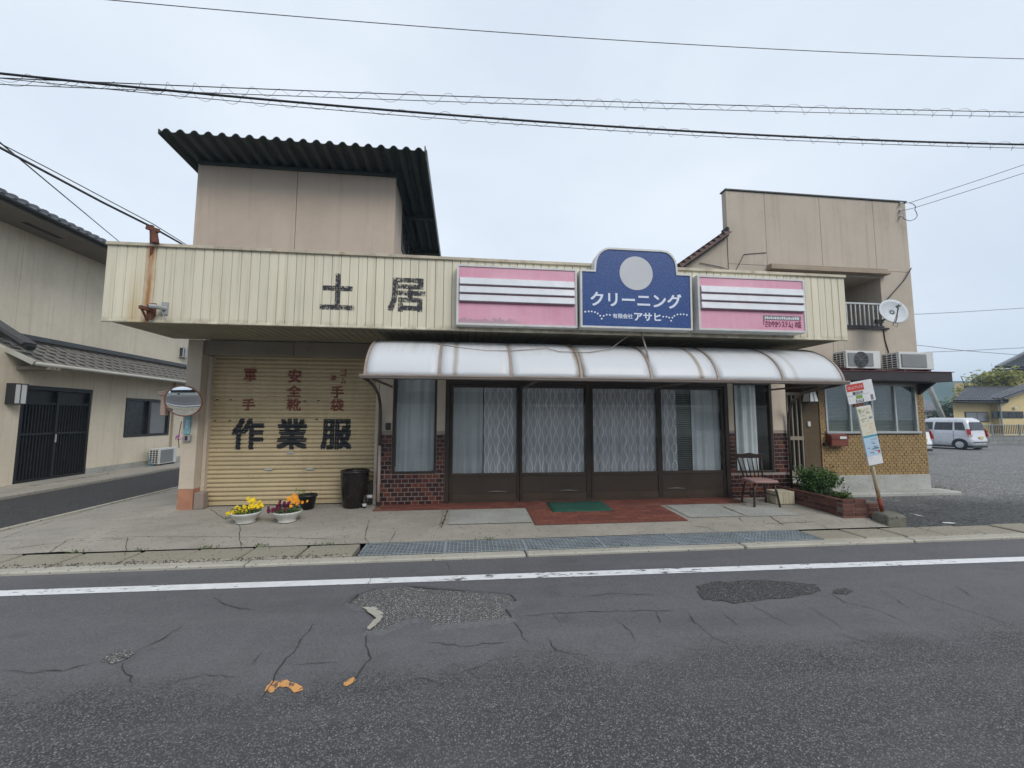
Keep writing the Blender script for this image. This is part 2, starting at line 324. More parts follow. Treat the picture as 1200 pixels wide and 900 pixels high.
M['tyre'] = mat('tyre_rubber', (.018, .018, .019), .85, .15, 8)
M['rim'] = mat('wheel_cover', (.50, .51, .53), .35, .05, 4, metal=.5)
M['red_lens'] = mat('red_tail_lens', (.42, .012, .018), .2, .05)
M['amber'] = mat('pale_lens', (.70, .58, .50), .25, .05)
M['plate'] = mat('yellow_plate', (.60, .52, .22), .5, .03)
M['pot'] = mat('dark_glazed_pot', (.016, .011, .010), .25, .12, 3, 0, .1, (.04, .03, .026), spec=.4)
M['pot_black'] = mat('black_plastic_pot', (.010, .010, .012), .4, .1, 6)
M['bowl'] = mat('white_planter', (.60, .60, .57), .5, .08, 8, .3, .35, (.25, .23, .2))
M['soil'] = mat('soil', (.045, .032, .024), .95, .3, 20, bump=.5, bscale=60)
def leafmat(name, a, b):
    t = NT(name); c = t.mix(t.ramp(t.noise(22, 2), .3, .7), a, b); c = t.mix(t.ramp(t.noise(4, 3), .35, .65, 0, .5), c, lighten(a, .7))
    return t.done(c, .55, 0, .35)
M['leaf'] = leafmat('leaf_green', (.035, .085, .018), (.085, .165, .032))
M['leaf_light'] = leafmat('leaf_light_green', (.045, .11, .015), (.10, .19, .03))
M['leaf_far'] = leafmat('leaf_yellow_green', (.16, .18, .022), (.36, .33, .05))
M['leaf_dark'] = leafmat('leaf_dark_green', (.02, .045, .014), (.045, .085, .024))
M['stem'] = mat('stem_bark', (.10, .07, .045), .9, .2, 10)
def petal(name, a, b): 
    t = NT(name); return t.done(t.mix(t.ramp(t.noise(40, 2), .35, .65), a, b), .6, 0, .25)
M['yellow_petal'] = petal('yellow_petal', (.72, .46, .005), (.85, .66, .03)); M['orange_petal'] = petal('orange_petal', (.72, .24, .01), (.80, .36, .03))
M['wine_petal'] = petal('wine_petal', (.055, .006, .02), (.17, .018, .06))
M['chair_wood'] = mat('dark_chair_wood', (.035, .020, .015), .42, .2, 8)
M['cushion'] = mat('faded_pink_seat', (.36, .22, .205), .8, .12, 9)
M['cream_box'] = mat('cream_board', (.56, .50, .36), .75, .08, 6, .2, .2)
def matgreen():
    t = NT('green_door_mat'); c = t.mix(t.ramp(t.noise(90, 2), .3, .7), (.006, .058, .038), (.016, .10, .065))
    c = t.mix(t.math('MULTIPLY', t.ramp(t.noise(5, 4), .45, .7), .35), c, (.05, .10, .08)); t.bump(t.noise(160, 2), .6, .006); return t.done(c, .9)
M['mat_green'] = matgreen()
M['bus_white'] = mat('bus_sign_white', (.66, .67, .68), .5, .06, 6, .1, .25, (.45, .42, .38))
M['bus_red'] = mat('bus_sign_red', (.50, .045, .03), .5, .12, 12)
M['bus_green'] = mat('bus_sign_green', (.16, .32, .04), .5, .05); M['bus_teal'] = mat('bus_sign_teal', (.06, .30, .38), .5, .05)
M['bus_blue'] = mat('timetable_blue', (.42, .56, .70), .5, .05); M['bus_orange'] = mat('timetable_orange', (.66, .42, .26), .5, .08); M['bus_cream'] = mat('timetable_cream', (.62, .60, .48), .5, .05)
def rusty_pole():
    t = NT('rusty_white_pole'); x, y, z = t.sep()
    r = t.math('ADD', t.noise(9, 6, .7, t.vec((1, 1, .4))), t.ramp(z, .25, 1.5, .14, -.06))
    c = t.mix(t.ramp(r, .52, .62), (.58, .50, .36), (.40, .19, .06)); return t.done(c, .75)
M['rusty_pole'] = rusty_pole(); M['pole_red'] = mat('pole_red_tape', (.24, .04, .02), .7, .2, 9)
M['mail_red'] = mat('mailbox_red', (.17, .045, .028), .4, .15, 6, spec=.5)
M['lamp_glass'] = mat('lamp_opal_glass', (.62, .63, .62), .4, .05)
M['dish'] = mat('dish_grey', (.52, .55, .57), .45, .04, 3, .1, .15)
M['cable'] = mat('black_cable', (.016, .016, .017), .6, .1)
M['wire'] = mat('steel_strand', (.05, .05, .052), .6, .1)
M['brown_wall'] = mat('brown_porch_wall', (.10, .068, .035), .8, .15, 3)
M['lattice'] = mat('pale_door_bar', (.26, .22, .17), .5, .1)
M['earth'] = mat('ground_earth', (.14, .13, .10), .95, .2, .3)
def lot():
    t = NT('parking_lot_gravel'); x, y, z = t.sep()
    st = t.sep(t.voro(30))[0]; d = t.voro(30, 'Distance'); st2 = t.sep(t.voro(17))[0]
    g = t.mix(t.ramp(st, .1, .95), (.16, .16, .155), (.44, .435, .42)); g = t.mix(t.ramp(d, .4, .65), g, (.10, .10, .097))
    g = t.mix(t.ramp(t.noise(1.0, 6, .65), .42, .7, 0, .6), g, (.13, .13, .128))
    a = t.mix(t.ramp(st, .1, .95), (.028, .029, .030), (.115, .118, .118))
    a = t.mix(t.ramp(t.noise(2.0, 6, .65), .45, .7, 0, .5), a, (.11, .112, .11))
    e = t.math('ADD', y, t.math('MULTIPLY', t.math('SUBTRACT', t.noise(.55, 6, .65), .5), 4.0))
    e = t.math('ADD', e, t.math('MULTIPLY', t.math('SUBTRACT', x, 8.0), .22))
    k = t.ramp(e, 6.9, 8.6); c = t.mix(k, a, g)
    t.bump(t.ramp(d, .1, .6, 1, 0), .9, .012); return t.done(c, .85, 0, .35)
M['lot'] = lot()
M['hill'] = mat('forest_hill', (.045, .075, .04), .95, .3, .01)
M['joint'] = mat('joint_dirt', (.075, .068, .055), .95, .3, 8)
M['gravel'] = mat('gravel_stone', (.22, .215, .20), .9, .3, 20)
M['grass'] = leafmat('weed_green', (.05, .10, .015), (.11, .18, .03))

# ------------------------------------------------------------------ mesh builder
ORG = {}
def org(o):
    return ORG.get(o.name, Vector((0, 0, 0))) if o is not None else Vector((0, 0, 0))
def tag(o, label=None, cat=None, group=None, kind=None):
    if label: o['label'] = label
    if cat: o['category'] = cat
    if group: o['group'] = group
    if kind: o['kind'] = kind
    return o
def thing(name, label, cat, loc, group=None, rot=None):
    o = bpy.data.objects.new(name, None); COL.objects.link(o); o.location = loc; o.empty_display_size = .1
    if rot: o.rotation_euler = rot
    ORG[o.name] = Vector(loc) if not rot else Vector((0, 0, 0))       # rotated things are built in local coordinates
    return tag(o, label, cat, group)
class MB:
    def __init__(s): s.v = []; s.f = []
    def add(s, vs, fs):
        k = len(s.v); s.v += [tuple(p) for p in vs]; s.f += [tuple(i+k for i in f) for f in fs]; return s
    def box(s, x0, x1, y0, y1, z0, z1):
        return s.add([(x, y, z) for z in (z0, z1) for y in (y0, y1) for x in (x0, x1)],
                     [(0, 2, 3, 1), (4, 5, 7, 6), (0, 1, 5, 4), (2, 6, 7, 3), (0, 4, 6, 2), (1, 3, 7, 5)])
    def poly(s, pts): return s.add(pts, [tuple(range(len(pts)))])
    def prism(s, pts, vec):
        n = len(pts); vec = Vector(vec); P = [Vector(p) for p in pts]
        return s.add(P + [p+vec for p in P], [tuple(range(n)), tuple(range(2*n-1, n-1, -1))] + [(i, i+n, (i+1) % n+n, (i+1) % n) for i in range(n)])
    def tube(s, pts, r, n=6, caps=True):
        P = [Vector(p) for p in pts]; rr = r if isinstance(r, (list, tuple)) else [r]*len(P); vs = []; prev = None
        for i, p in enumerate(P):
            t = (P[min(i+1, len(P)-1)]-P[max(i-1, 0)]).normalized()
            if prev is None: a = t.orthogonal().normalized()
            else: a = (prev - t*prev.dot(t)).normalized()
            prev = a; b = t.cross(a)
            vs += [p+(a*math.cos(2*math.pi*k/n)+b*math.sin(2*math.pi*k/n))*rr[i] for k in range(n)]
        fs = [(i*n+k, i*n+(k+1) % n, (i+1)*n+(k+1) % n, (i+1)*n+k) for i in range(len(P)-1) for k in range(n)]
        if caps: fs += [tuple(range(n-1, -1, -1)), tuple(range((len(P)-1)*n, len(P)*n))]
        return s.add(vs, fs)
    def beam(s, p, q, w_, h, up=(0, 0, 1)):
        p, q = Vector(p), Vector(q); t = (q-p).normalized(); up = Vector(up)
        a = t.cross(up)
        a = (a if a.length > 1e-4 else t.orthogonal()).normalized(); b = a.cross(t).normalized()
        c = [(-1, -1), (1, -1), (1, 1), (-1, 1)]
        return s.add([e+a*(i*w_/2)+b*(j*h/2) for e in (p, q) for i, j in c], [(3, 2, 1, 0), (4, 5, 6, 7)]+[(k, (k+1) % 4, 4+(k+1) % 4, 4+k) for k in range(4)])
    def lathe(s, c, prof, n=24, sx=1, sy=1):
        c = Vector(c); vs = []
        for r, z in prof: vs += [c+Vector((r*sx*math.cos(2*math.pi*k/n), r*sy*math.sin(2*math.pi*k/n), z)) for k in range(n)]
        fs = [(i*n+k, i*n+(k+1) % n, (i+1)*n+(k+1) % n, (i+1)*n+k) for i in range(len(prof)-1) for k in range(n)]
        if prof[0][0] > 1e-5: fs.append(tuple(range(n-1, -1, -1)))
        if prof[-1][0] > 1e-5: fs.append(tuple(range((len(prof)-1)*n, len(prof)*n)))
        return s.add(vs, fs)
    def grid(s, fn, nu, nv):
        return s.add([fn(i/nu, j/nv) for j in range(nv+1) for i in range(nu+1)],
                     [(j*(nu+1)+i, j*(nu+1)+i+1, (j+1)*(nu+1)+i+1, (j+1)*(nu+1)+i) for j in range(nv) for i in range(nu)])
    def disc(s, c, r, ax_u, ax_v, n=20):
        c = Vector(c); u, v = Vector(ax_u), Vector(ax_v)
        return s.poly([c+u*(r*math.cos(2*math.pi*k/n))+v*(r*math.sin(2*math.pi*k/n)) for k in range(n)])
    def mesh(s, name, m, smooth=False, o=(0, 0, 0), recalc=True, weld=False):
        me = bpy.data.meshes.new(name); ov = Vector(o)
        me.from_pydata([tuple(Vector(p)-ov) for p in s.v], [], s.f)
        if recalc or weld:
            bm = bmesh.new(); bm.from_mesh(me)
            if weld: bmesh.ops.remove_doubles(bm, verts=bm.verts, dist=1e-4)
            if recalc: bmesh.ops.recalc_face_normals(bm, faces=bm.faces)
            bm.to_mesh(me); bm.free()
        if smooth: me.polygons.foreach_set('use_smooth', [True]*len(me.polygons))
        me.materials.append(m); return me
    def build(s, name, m, parent=None, smooth=False, bevel=0, kind=None, loc=None, label=None, recalc=True, weld=False):
        o_ = org(parent)
        if parent is None: o_ = Vector(loc) if loc is not None else Vector((0, 0, 0))
        ob = bpy.data.objects.new(name, s.mesh(name, m, smooth, o_, recalc, weld)); COL.objects.link(ob)
        if parent is not None: ob.parent = parent; ORG[ob.name] = org(parent)
        else: ob.location = o_; ORG[ob.name] = o_
        if bevel:
            b = ob.modifiers.new('bevel', 'BEVEL'); b.width = bevel; b.segments = 1; b.limit_method = 'ANGLE'; b.angle_limit = R(40); b.harden_normals = False
        if kind: ob['kind'] = kind
        if label: ob['label'] = label
        return ob
def piece(name, me, parent, loc, rot=None):                          # one of many alike pieces, sharing mesh data
    ob = bpy.data.objects.new(name, me); COL.objects.link(ob); ob.parent = parent; ob.location = Vector(loc)-org(parent)
    if rot is not None: ob.rotation_euler = rot
    return ob
def BOX(name, m, parent, *a, bevel=.004, **k): return MB().box(*a).build(name, m, parent, bevel=bevel, **k)

def text_mesh(s, x0, x1, z0, z1, Y, bold=0.0, thick=.002):          # lettering on an upright plane, fitted to its painted extents
    cu = bpy.data.curves.new('lettering', 'FONT'); cu.body = s; cu.size = 1; cu.resolution_u = 3
    ob = bpy.data.objects.new('lettering', cu); COL.objects.link(ob)
    me = bpy.data.meshes.new_from_object(ob.evaluated_get(bpy.context.evaluated_depsgraph_get()))
    bpy.data.objects.remove(ob); bpy.data.curves.remove(cu)
    n = len(me.vertices); co = np.empty(n*3); me.vertices.foreach_get('co', co); co = co.reshape(-1, 3)
    mn, mxx = co.min(0), co.max(0); sz = np.maximum(mxx-mn, 1e-6)
    vs = [(x0+(c[0]-mn[0])/sz[0]*(x1-x0), Y, z0+(c[1]-mn[1])/sz[1]*(z1-z0)) for c in co]
    fs = [tuple(p.vertices) for p in me.polygons]; bpy.data.meshes.remove(me); b = MB()
    wd = bold*min((x1-x0)/sz[0], (z1-z0)/sz[1])                      # stroke thickening: shifted copies, each a hair further back
    sh_ = [(-wd, -wd), (wd, wd), (-wd, wd), (wd, -wd)] if wd else [(0, 0)]; xm, zm = (x0+x1)/2, (z0+z1)/2
    kx, kz = 1-2*wd/max(x1-x0, 1e-6), 1-2*wd/max(z1-z0, 1e-6)
    for i, (dx, dz) in enumerate(sh_): b.add([(xm+(x-xm)*kx+dx, y+i*.0002, zm+(z-zm)*kz+dz) for x, y, z in vs], fs)
    return b
def text_px(s, px0, py0, px1, py1, Y, **k):                          # corners as sighted: left-bottom, right-top (heights averaged along the line)
    a, c = A(px0, py0, Y), A(px1, py1, Y); return text_mesh(s, a.x, c.x, a.z, c.z, Y, **k)

# ------------------------------------------------------------------ the ground
MB().poly([(-620, -620, -.15), (620, -620, -.15), (620, 620, -.15), (-620, 620, -.15)]).build('ground', M['earth'], kind='structure')
road = MB().grid(lambda u, v: (-45+90*u, -5.2+10.07*v, .0), 60, 12).build('road', M['asphalt'], kind='structure')
MB().grid(lambda u, v: (-9.15+2.55*u, 4.87+40*v, -.012+.012*(1-v)), 4, 30).build('side_street', M['street'], kind='structure')
MB().box(-10.4, -9.15, 5.4, 40, -.1, .06).build('street_verge', M['apron'], kind='structure', bevel=.01)
def ribbon(pts, wd, z, jit=.02, seg=.05):                            # crack or painted strip laid on the ground
    P = [Vector((p[0], p[1], z)) for p in pts]; Q = []
    for a, b in zip(P[:-1], P[1:]):
        n = max(1, int((b-a).length/seg)); d = (b-a).normalized(); s_ = Vector((-d.y, d.x, 0))
        for i in range(n): Q.append(a.lerp(b, i/n)+s_*rng.uniform(-jit, jit))
    Q.append(P[-1]); m = MB(); vs = []; N_ = len(Q)
    for i, q in enumerate(Q):
        d = (Q[min(i+1, N_-1)]-Q[max(i-1, 0)]).normalized(); s_ = Vector((-d.y, d.x, 0))
        ww = wd*rng.uniform(.35, 1.3)*min(1, .3+min(i, N_-1-i)/3)/2; vs += [q+s_*ww, q-s_*ww]
    return m.add(vs, [(2*i, 2*i+1, 2*i+3, 2*i+2) for i in range(N_-1)])
def blob(pts, z, jit=.02, sub=6):                                    # ragged-edged sheet
    P = [Vector((p[0], p[1], z)) for p in pts]; Q = []
    for a, b in zip(P, P[1:]+P[:1]):
        for i in range(sub): Q.append(a.lerp(b, i/sub)+Vector((rng.uniform(-jit, jit), rng.uniform(-jit, jit), 0)))
    return MB().poly(Q)
line = MB().grid(lambda u, v: (-45+90*u, (4.385 if v else 4.25)-.0208*(-45+90*u)+.0, .004), 200, 1)
line.build('edge_line', M['road_paint'], road)
hole = [(408, 709), (418, 698), (440, 691), (475, 688), (520, 691), (560, 695), (597, 698), (605, 706), (592, 716), (600, 726), (565, 730), (530, 734), (508, 735), (500, 728), (480, 726), (462, 735), (440, 742), (430, 742), (446, 729), (450, 722), (438, 714), (420, 713)]
blob([G(*p) for p in hole], .005, .012, 5).build('pothole_patch', M['pothole'], road, recalc=True)
hp_ = [Vector(G(*p)) for p in hole]; hq = []
for a, b in zip(hp_, hp_[1:]+hp_[:1]):
    for i in range(4): hq.append(a.lerp(b, i/4)+Vector((rng.uniform(-.008, .008), rng.uniform(-.008, .008), 0)))
area = sum(a.x*b.y-b.x*a.y for a, b in zip(hq, hq[1:]+hq[:1])); sg = 1 if area > 0 else -1; n = len(hq); vs = []
for i, p in enumerate(hq):                                          # broken lip of the thin overlay round the hole
    d = (hq[(i+2) % n]-hq[i-2]).normalized(); o_ = Vector((d.y, -d.x, 0))*sg; vs += [(p.x, p.y, .002), (p.x+o_.x*.004, p.y+o_.y*.004, .019), (p.x+o_.x*.055, p.y+o_.y*.055, .0008)]
MB().add(vs, [(3*i+k, 3*((i+1) % n)+k, 3*((i+1) % n)+k+1, 3*i+k+1) for i in range(n) for k in (0, 1)]).build('overlay_lip', M['asphalt'], road, recalc=False)
blob([G(*p) for p in ((424, 714), (438, 714), (450, 721), (446, 731), (434, 741), (430, 738), (440, 727))], .021, .008, 4).build('concrete_patch', M['kerb'], road)
blob([G(*p) for p in ((815, 688), (840, 682), (900, 680), (955, 685), (963, 693), (925, 700), (860, 707), (825, 703))], .005, .02, 5).build('tar_patch', M['patch'], road)
blob([G(*p) for p in ((976, 692), (990, 689), (1000, 692), (992, 697), (978, 696))], .005, .012, 4).build('tar_patch', M['patch'], road)
blob([G(*p) for p in ((116, 776), (128, 765), (146, 762), (158, 766), (150, 772), (134, 778))], .005, .012, 4).build('tar_patch', M['pothole'], road)
blob([G(*p) for p in ((310, 810), (318, 799), (335, 798), (352, 804), (355, 810), (345, 813), (338, 806), (326, 806), (318, 813))], .006, .006, 4).build('orange_mark', M['orange_paint'], road)
blob([G(*p) for p in ((401, 806), (404, 800), (414, 794), (417, 798), (410, 804))], .006, .005, 4).build('orange_mark', M['orange_paint'], road)
cracks_and_shade = [[(0, 788), (40, 789), (75, 786), (115, 776)], [(158, 766), (190, 749), (215, 733)], [(143, 778), (150, 790), (155, 802)],
          [(305, 822), (318, 800), (332, 778), (350, 756), (360, 742), (368, 730)], [(332, 778), (350, 780), (375, 779), (400, 777)], [(295, 780), (307, 765)],
          [(432, 742), (428, 752), (434, 772), (420, 792), (414, 800)], [(600, 726), (610, 742), (620, 755)], [(604, 724), (650, 719), (700, 717), (760, 716), (800, 716)],
          [(648, 720), (657, 733)], [(770, 717), (773, 732)], [(800, 713), (815, 730), (835, 748), (866, 760)], [(875, 706), (900, 720), (930, 735)], [(940, 707), (970, 725), (990, 738)],
          [(965, 692), (990, 706), (1030, 716), (1060, 730)], [(1030, 692), (1050, 703), (1067, 714)], [(1060, 690), (1100, 705), (1140, 718), (1185, 733)], [(1115, 685), (1132, 694), (1145, 703)], [(845, 716), (870, 737)],
          [(523, 660), (530, 672)], [(430, 690), (432, 684), (440, 672)], [(540, 790), (565, 780), (585, 772)], [(480, 796), (500, 797), (520, 806)], [(0, 830), (30, 822)], [(60, 830), (85, 815)], [(945, 762), (970, 772), (985, 785)],
          [(250, 700), (270, 712), (300, 716)], [(500, 752), (540, 758), (600, 752)], [(640, 748), (652, 762), (690, 770)], [(720, 725), (740, 740), (745, 752)], [(980, 742), (1010, 752), (1050, 756)], [(1080, 740), (1110, 752)], [(200, 800), (240, 792), (275, 794)], [(680, 700), (720, 696), (775, 698)],
          [(410, 708), (420, 697), (445, 689), (475, 687), (500, 690), (545, 694)]]  # last entry: painted shadow along the pothole's far edge, a dark ribbon
for k, c in enumerate(cracks_and_shade):
    ribbon([G(*p) for p in c], .008 if k < 3 or k in (3, 6) else (.022 if k == len(cracks_and_shade)-1 else .0055), .008 if k == len(cracks_and_shade)-1 else .007, .012).build('crack_or_shade', M['crack_or_shade'], road)
# pavement: cast concrete apron falling from the shop to the gutter and to the side street
def hz(x, y):
    if y < 5.45: h = .045
    elif y < 5.95: h = .045+.065*(y-5.45)/.5
    else: h = .11+.04*min(1, (y-5.95)/1.2)
    if x < -4.7: h = h*max(0, 1-(-4.7-x)/1.9)+.015
    return h
def apron_fn(x0, x1, y0, y1):
    return lambda u, v: (x0+(x1-x0)*u, y0+(y1-y0)*v, hz(x0+(x1-x0)*u, y0+(y1-y0)*v)+.004*math.sin(7*u+3*v)*math.sin(9*v))
apron = MB().grid(apron_fn(-6.6, 6.3, 5.455, 7.75), 130, 40).build('pavement', M['apron'], kind='structure', smooth=True)
MB().grid(apron_fn(-6.6, -4.67, 7.755, 18), 16, 60).build('side_apron', M['apron'], apron, smooth=True)
MB().box(-6.66, -6.6, 4.9, 18, -.05, .045).build('edge_kerb', M['kerb'], apron, bevel=.012)
xr = -20.0
while xr < 24:
    Lr = rng.uniform(1.4, 3.2); yj = rng.uniform(-.008, .008); MB().box(xr, xr+Lr-rng.uniform(.008, .03), 4.872+yj, 5.02, -.1, .035+rng.uniform(-.006, .004)).build('gutter_rim', M['kerb'], apron, bevel=.014); xr += Lr
MB().box(-45, 45, 5.02, 5.455, -.45, -.28).build('gutter_channel', M['crack_or_shade'], apron)
MB().box(-45, -6.7, 5.44, 5.5, -.3, .03).build('gutter_wall', M['kerb'], apron)
lidm = {}
for nm, wd in (('a', .606), ('b', .60)):
    b = MB().box(-wd/2, wd/2, -.205, .205, -.09, 0); lidm[nm] = b.mesh('gutter_lid', M['lid'])
    bm = bmesh.new(); bm.from_mesh(lidm[nm]); bmesh.ops.bevel(bm, geom=bm.edges[:], offset=.012, segments=1, affect='EDGES'); bm.to_mesh(lidm[nm]); bm.free()
x = -1.63
while x > -10: 
    piece('gutter_lid', lidm['a'], apron, (x+rng.uniform(-.006, .006), 5.235, .043+rng.uniform(-.006, .006)), (rng.uniform(-.012, .012), rng.uniform(-.006, .006), rng.uniform(-.008, .008))); x -= .632
x = 5.07
while x < 12:
    piece('gutter_lid', lidm['b'], apron, (x+rng.uniform(-.006, .006), 5.215, .043+rng.uniform(-.008, .008)), (rng.uniform(-.015, .015), rng.uniform(-.01, .01), rng.uniform(-.02, .02))); x += .628
# steel grating, panel by panel
gm = MB(); PW, PD = .985, .42
for k in range(21): gm.box(-PW/2+k*PW/20-.0042, -PW/2+k*PW/20+.0042, -PD/2, PD/2, -.03, 0)
for k in range(8): gm.box(-PW/2, PW/2, -PD/2+k*PD/7-.005, -PD/2+k*PD/7+.005, -.008, .002)
for sgn in (-1, 1): gm.box(sgn*PW/2-.009, sgn*PW/2+.009, -PD/2, PD/2, -.045, .003)
gme = gm.mesh('grate', M['grate'], recalc=False)
for k in range(6): piece('drain_grate', gme, apron, (-.75+k*1.0, 5.235, .04+rng.uniform(-.003, .003)), (0, 0, rng.uniform(-.004, .004)))
# joints, cracks and stains in the concrete
def on(p, z=.1): q = G(p[0], p[1], z); return (q.x, q.y)
def apron_strip(pts, wd, jit=.01):
    b = ribbon([on(p) for p in pts], wd, 0, jit, .06); b.v = [(x, y, hz(x, y)+.0055) for x, y, z in b.v]; return b.build('joint', M['joint'], apron)
for pts, wd in ([[(464, 622), (455, 632)], .012], [[(432, 612), (428, 628), (436, 636), (419, 641)], .010], [[(525, 600), (517, 619)], .03], [[(520, 600), (515, 619)], .007],
                [[(868, 592), (895, 603), (918, 613)], .016], [[(855, 598), (872, 612)], .006], [[(280, 616), (283, 640)], .010], [[(245, 600), (265, 612)], .012], [[(0, 627), (60, 606), (120, 588), (200, 572)], .012],
                [[(50, 647), (80, 632), (150, 630), (146, 646)], .010], [[(0, 640), (70, 635), (148, 631)], .008], [[(150, 629), (300, 628), (400, 629)], .006], [[(808, 614), (830, 616), (843, 620)], .010], [[(900, 612), (960, 610)], .008], [[(960, 612), (985, 620)], .008]):
    apron_strip(pts, wd)
for x0, x1, y0, y1 in ((-.25, .98, 5.98, 6.78), (3.45, 4.35, 6.0, 6.78), (4.4, 5.3, 5.98, 6.6)):
    MB().grid(lambda u, v: (x0+(x1-x0)*u, y0+(y1-y0)*v, hz(0, y0+(y1-y0)*v)+.008), 8, 6).build('concrete_slab', M['light_slab'], apron)
pv = MB().box(-.103, .103, -.047, .047, -.02, 0); pvm = pv.mesh('paving_brick', M['paver'])
MB().grid(lambda u, v: (-1.5+6.5*u, 6.81+.40*v, hz(0, 6.81+.4*v)+.006), 10, 3).build('paving_bed', M['dark_mortar'], apron)
MB().grid(lambda u, v: (1.0+2.345*u, 5.87+.94*v, hz(0, 5.87+.94*v)+.006), 10, 6).build('paving_bed', M['dark_mortar'], apron)
pvh = MB().box(-.05, .05, -.047, .047, -.02, 0).mesh('paving_brick', M['paver'])
for row in range(4):
    for k in range(31):
        X = -1.5+.106+k*.2125+(.106 if row % 2 else 0); Yy = 6.862+row*.1
        if X < 4.92: piece('paving_brick', pvm, apron, (X, Yy, hz(0, Yy)+.0125+rng.uniform(-.0015, .0015)), (.035, 0, rng.uniform(-.008, .008)))
for row in range(9):
    for k in range(12):
        X = 1.0+.106+k*.2125+(.106 if row % 2 else 0); Yy = 5.925+row*.1
        if row % 2 and k == 0: piece('paving_brick', pvh, apron, (1.053, Yy, hz(0, Yy)+.0125), (.04, 0, 0))
        if row % 2 and k == 10: piece('paving_brick', pvh, apron, (X-.053+.001, Yy, hz(0, Yy)+.0125), (.04, 0, 0)); continue
        if X < 3.36: piece('paving_brick', pvm, apron, (X, Yy, hz(0, Yy)+.0125+rng.uniform(-.0015, .0015)), (.04, 0, rng.uniform(-.008, .008)))
cb = MB()
for i in range(520):
    X = rng.uniform(-5.2, -1.2) if i > 120 else rng.uniform(-8, -1.2); s_ = rng.uniform(.003, .011); Yy = 5.03+rng.gauss(0, .025); z_ = .036 if Yy < 5.02 else .045
    cb.add([(X+s_*rng.uniform(.7, 1.3)*a, Yy+s_*b, z_+s_*c*.8) for a, b, c in ((1, 0, 0), (-1, 0, 0), (0, 1, 0), (0, -1, 0), (0, 0, 1))], [(0, 2, 4), (2, 1, 4), (1, 3, 4), (3, 0, 4)])
cb.build('asphalt_crumbs', M['crumbs'], apron, kind='stuff')
gr = MB()
for cx, cy, n, sp in ((-3.15, 5.47, 26, .12), (-2.55, 5.47, 30, .16), (-4.6, 5.45, 22, .12), (-1.75, 5.46, 18, .25), (-3.9, 5.46, 12, .1), (.3, 5.46, 16, .12), (2.0, 5.03, 14, .2), (10.75, 8.3, 140, .3), (-3.55, 6.62, 16, .06)):
    for i in range(n):
        X, Yy = cx+rng.gauss(0, sp*.5), cy+rng.gauss(0, .02 if sp < .28 else .16); h = rng.uniform(.015, .05) if sp < .28 else rng.uniform(.04, .16); a = rng.uniform(0, 6.3); d = Vector((math.cos(a), math.sin(a), 0))*.006
        t = Vector((rng.uniform(-.03, .03), rng.uniform(-.03, .03), h)); p = Vector((X, Yy, hz(X, Yy) if Yy < 7.5 else 0)); gr.add([p-d, p+d, p+t], [(0, 1, 2)])
gr.build('weeds', M['grass'], apron, kind='stuff')
lotb = MB().grid(lambda u, v: (6.3+64*u, 5.44+35*v, .0), 40, 24).build('parking_lot', M['lot'], kind='structure')
MB().disc(G(1112, 613), .088, (1, -.25, 0), (.10, .42, 0), 24).build('paint_mark', M['road_paint'], lotb).location.z += .005
for pts in ([(1066, 602), (1084, 606), (1080, 605)], [(1028, 597), (1042, 600)]):
    ribbon([G(*p) for p in pts], .05, .006, .006, .06).build('paint_mark', M['faded_paint'], lotb)
gv = MB()
for i in range(2600):
    X = rng.uniform(10.7, 26); Yy = rng.uniform(7.6, 17) if i % 3 else rng.uniform(7.7, 10); s_ = rng.uniform(.008, .03)
    gv.add([(X+s_*rng.uniform(.7, 1.4)*a, Yy+s_*b*rng.uniform(.7, 1.3), s_*c*.7) for a, b, c in ((1, 0, 0), (-1, 0, 0), (0, 1, 0), (0, -1, 0), (0, 0, 1))], [(0, 2, 4), (2, 1, 4), (1, 3, 4), (3, 0, 4)])
gv.build('gravel', M['gravel'], lotb, kind='stuff')
MB().box(7.4, 10.75, 7.75, 8.2, -.05, .07).build('house_step', M['plinth'], lotb, bevel=.02)

# ------------------------------------------------------------------ the shop
SY = 7.2; FY = 5.87; FZ0, FZ1 = 2.955, 3.985; FX0, FX1 = -4.885, 6.235
shop = thing('shop_building', 'low cream-fronted shop with roller shutter and glazed sliding doors', 'shop', (0, SY, 0))
# shell
BOX('wall', M['column'], shop, -4.65, -4.55, 7.62, 14, 0, 3.9)
BOX('wall', M['column'], shop, 6.10, 6.20, 7.42, 14, 0, 3.9)
BOX('wall', M['column'], shop, -4.54, 6.09, 13.9, 14, 0, 3.9)
BOX('roof', M['corrug'], shop, -4.88, 6.22, 5.92, 13.98, 3.80, 3.88)
BOX('interior_wall', M['room'], shop, -1.35, 6.09, 9.4, 9.48, .0, 2.95)
BOX('floor', M['room'], shop, -1.45, 6.09, 7.26, 9.39, .02, .12)
BOX('interior_ceiling', M['room'], shop, -1.45, 6.09, 7.30, 9.39, 2.86, 2.94)
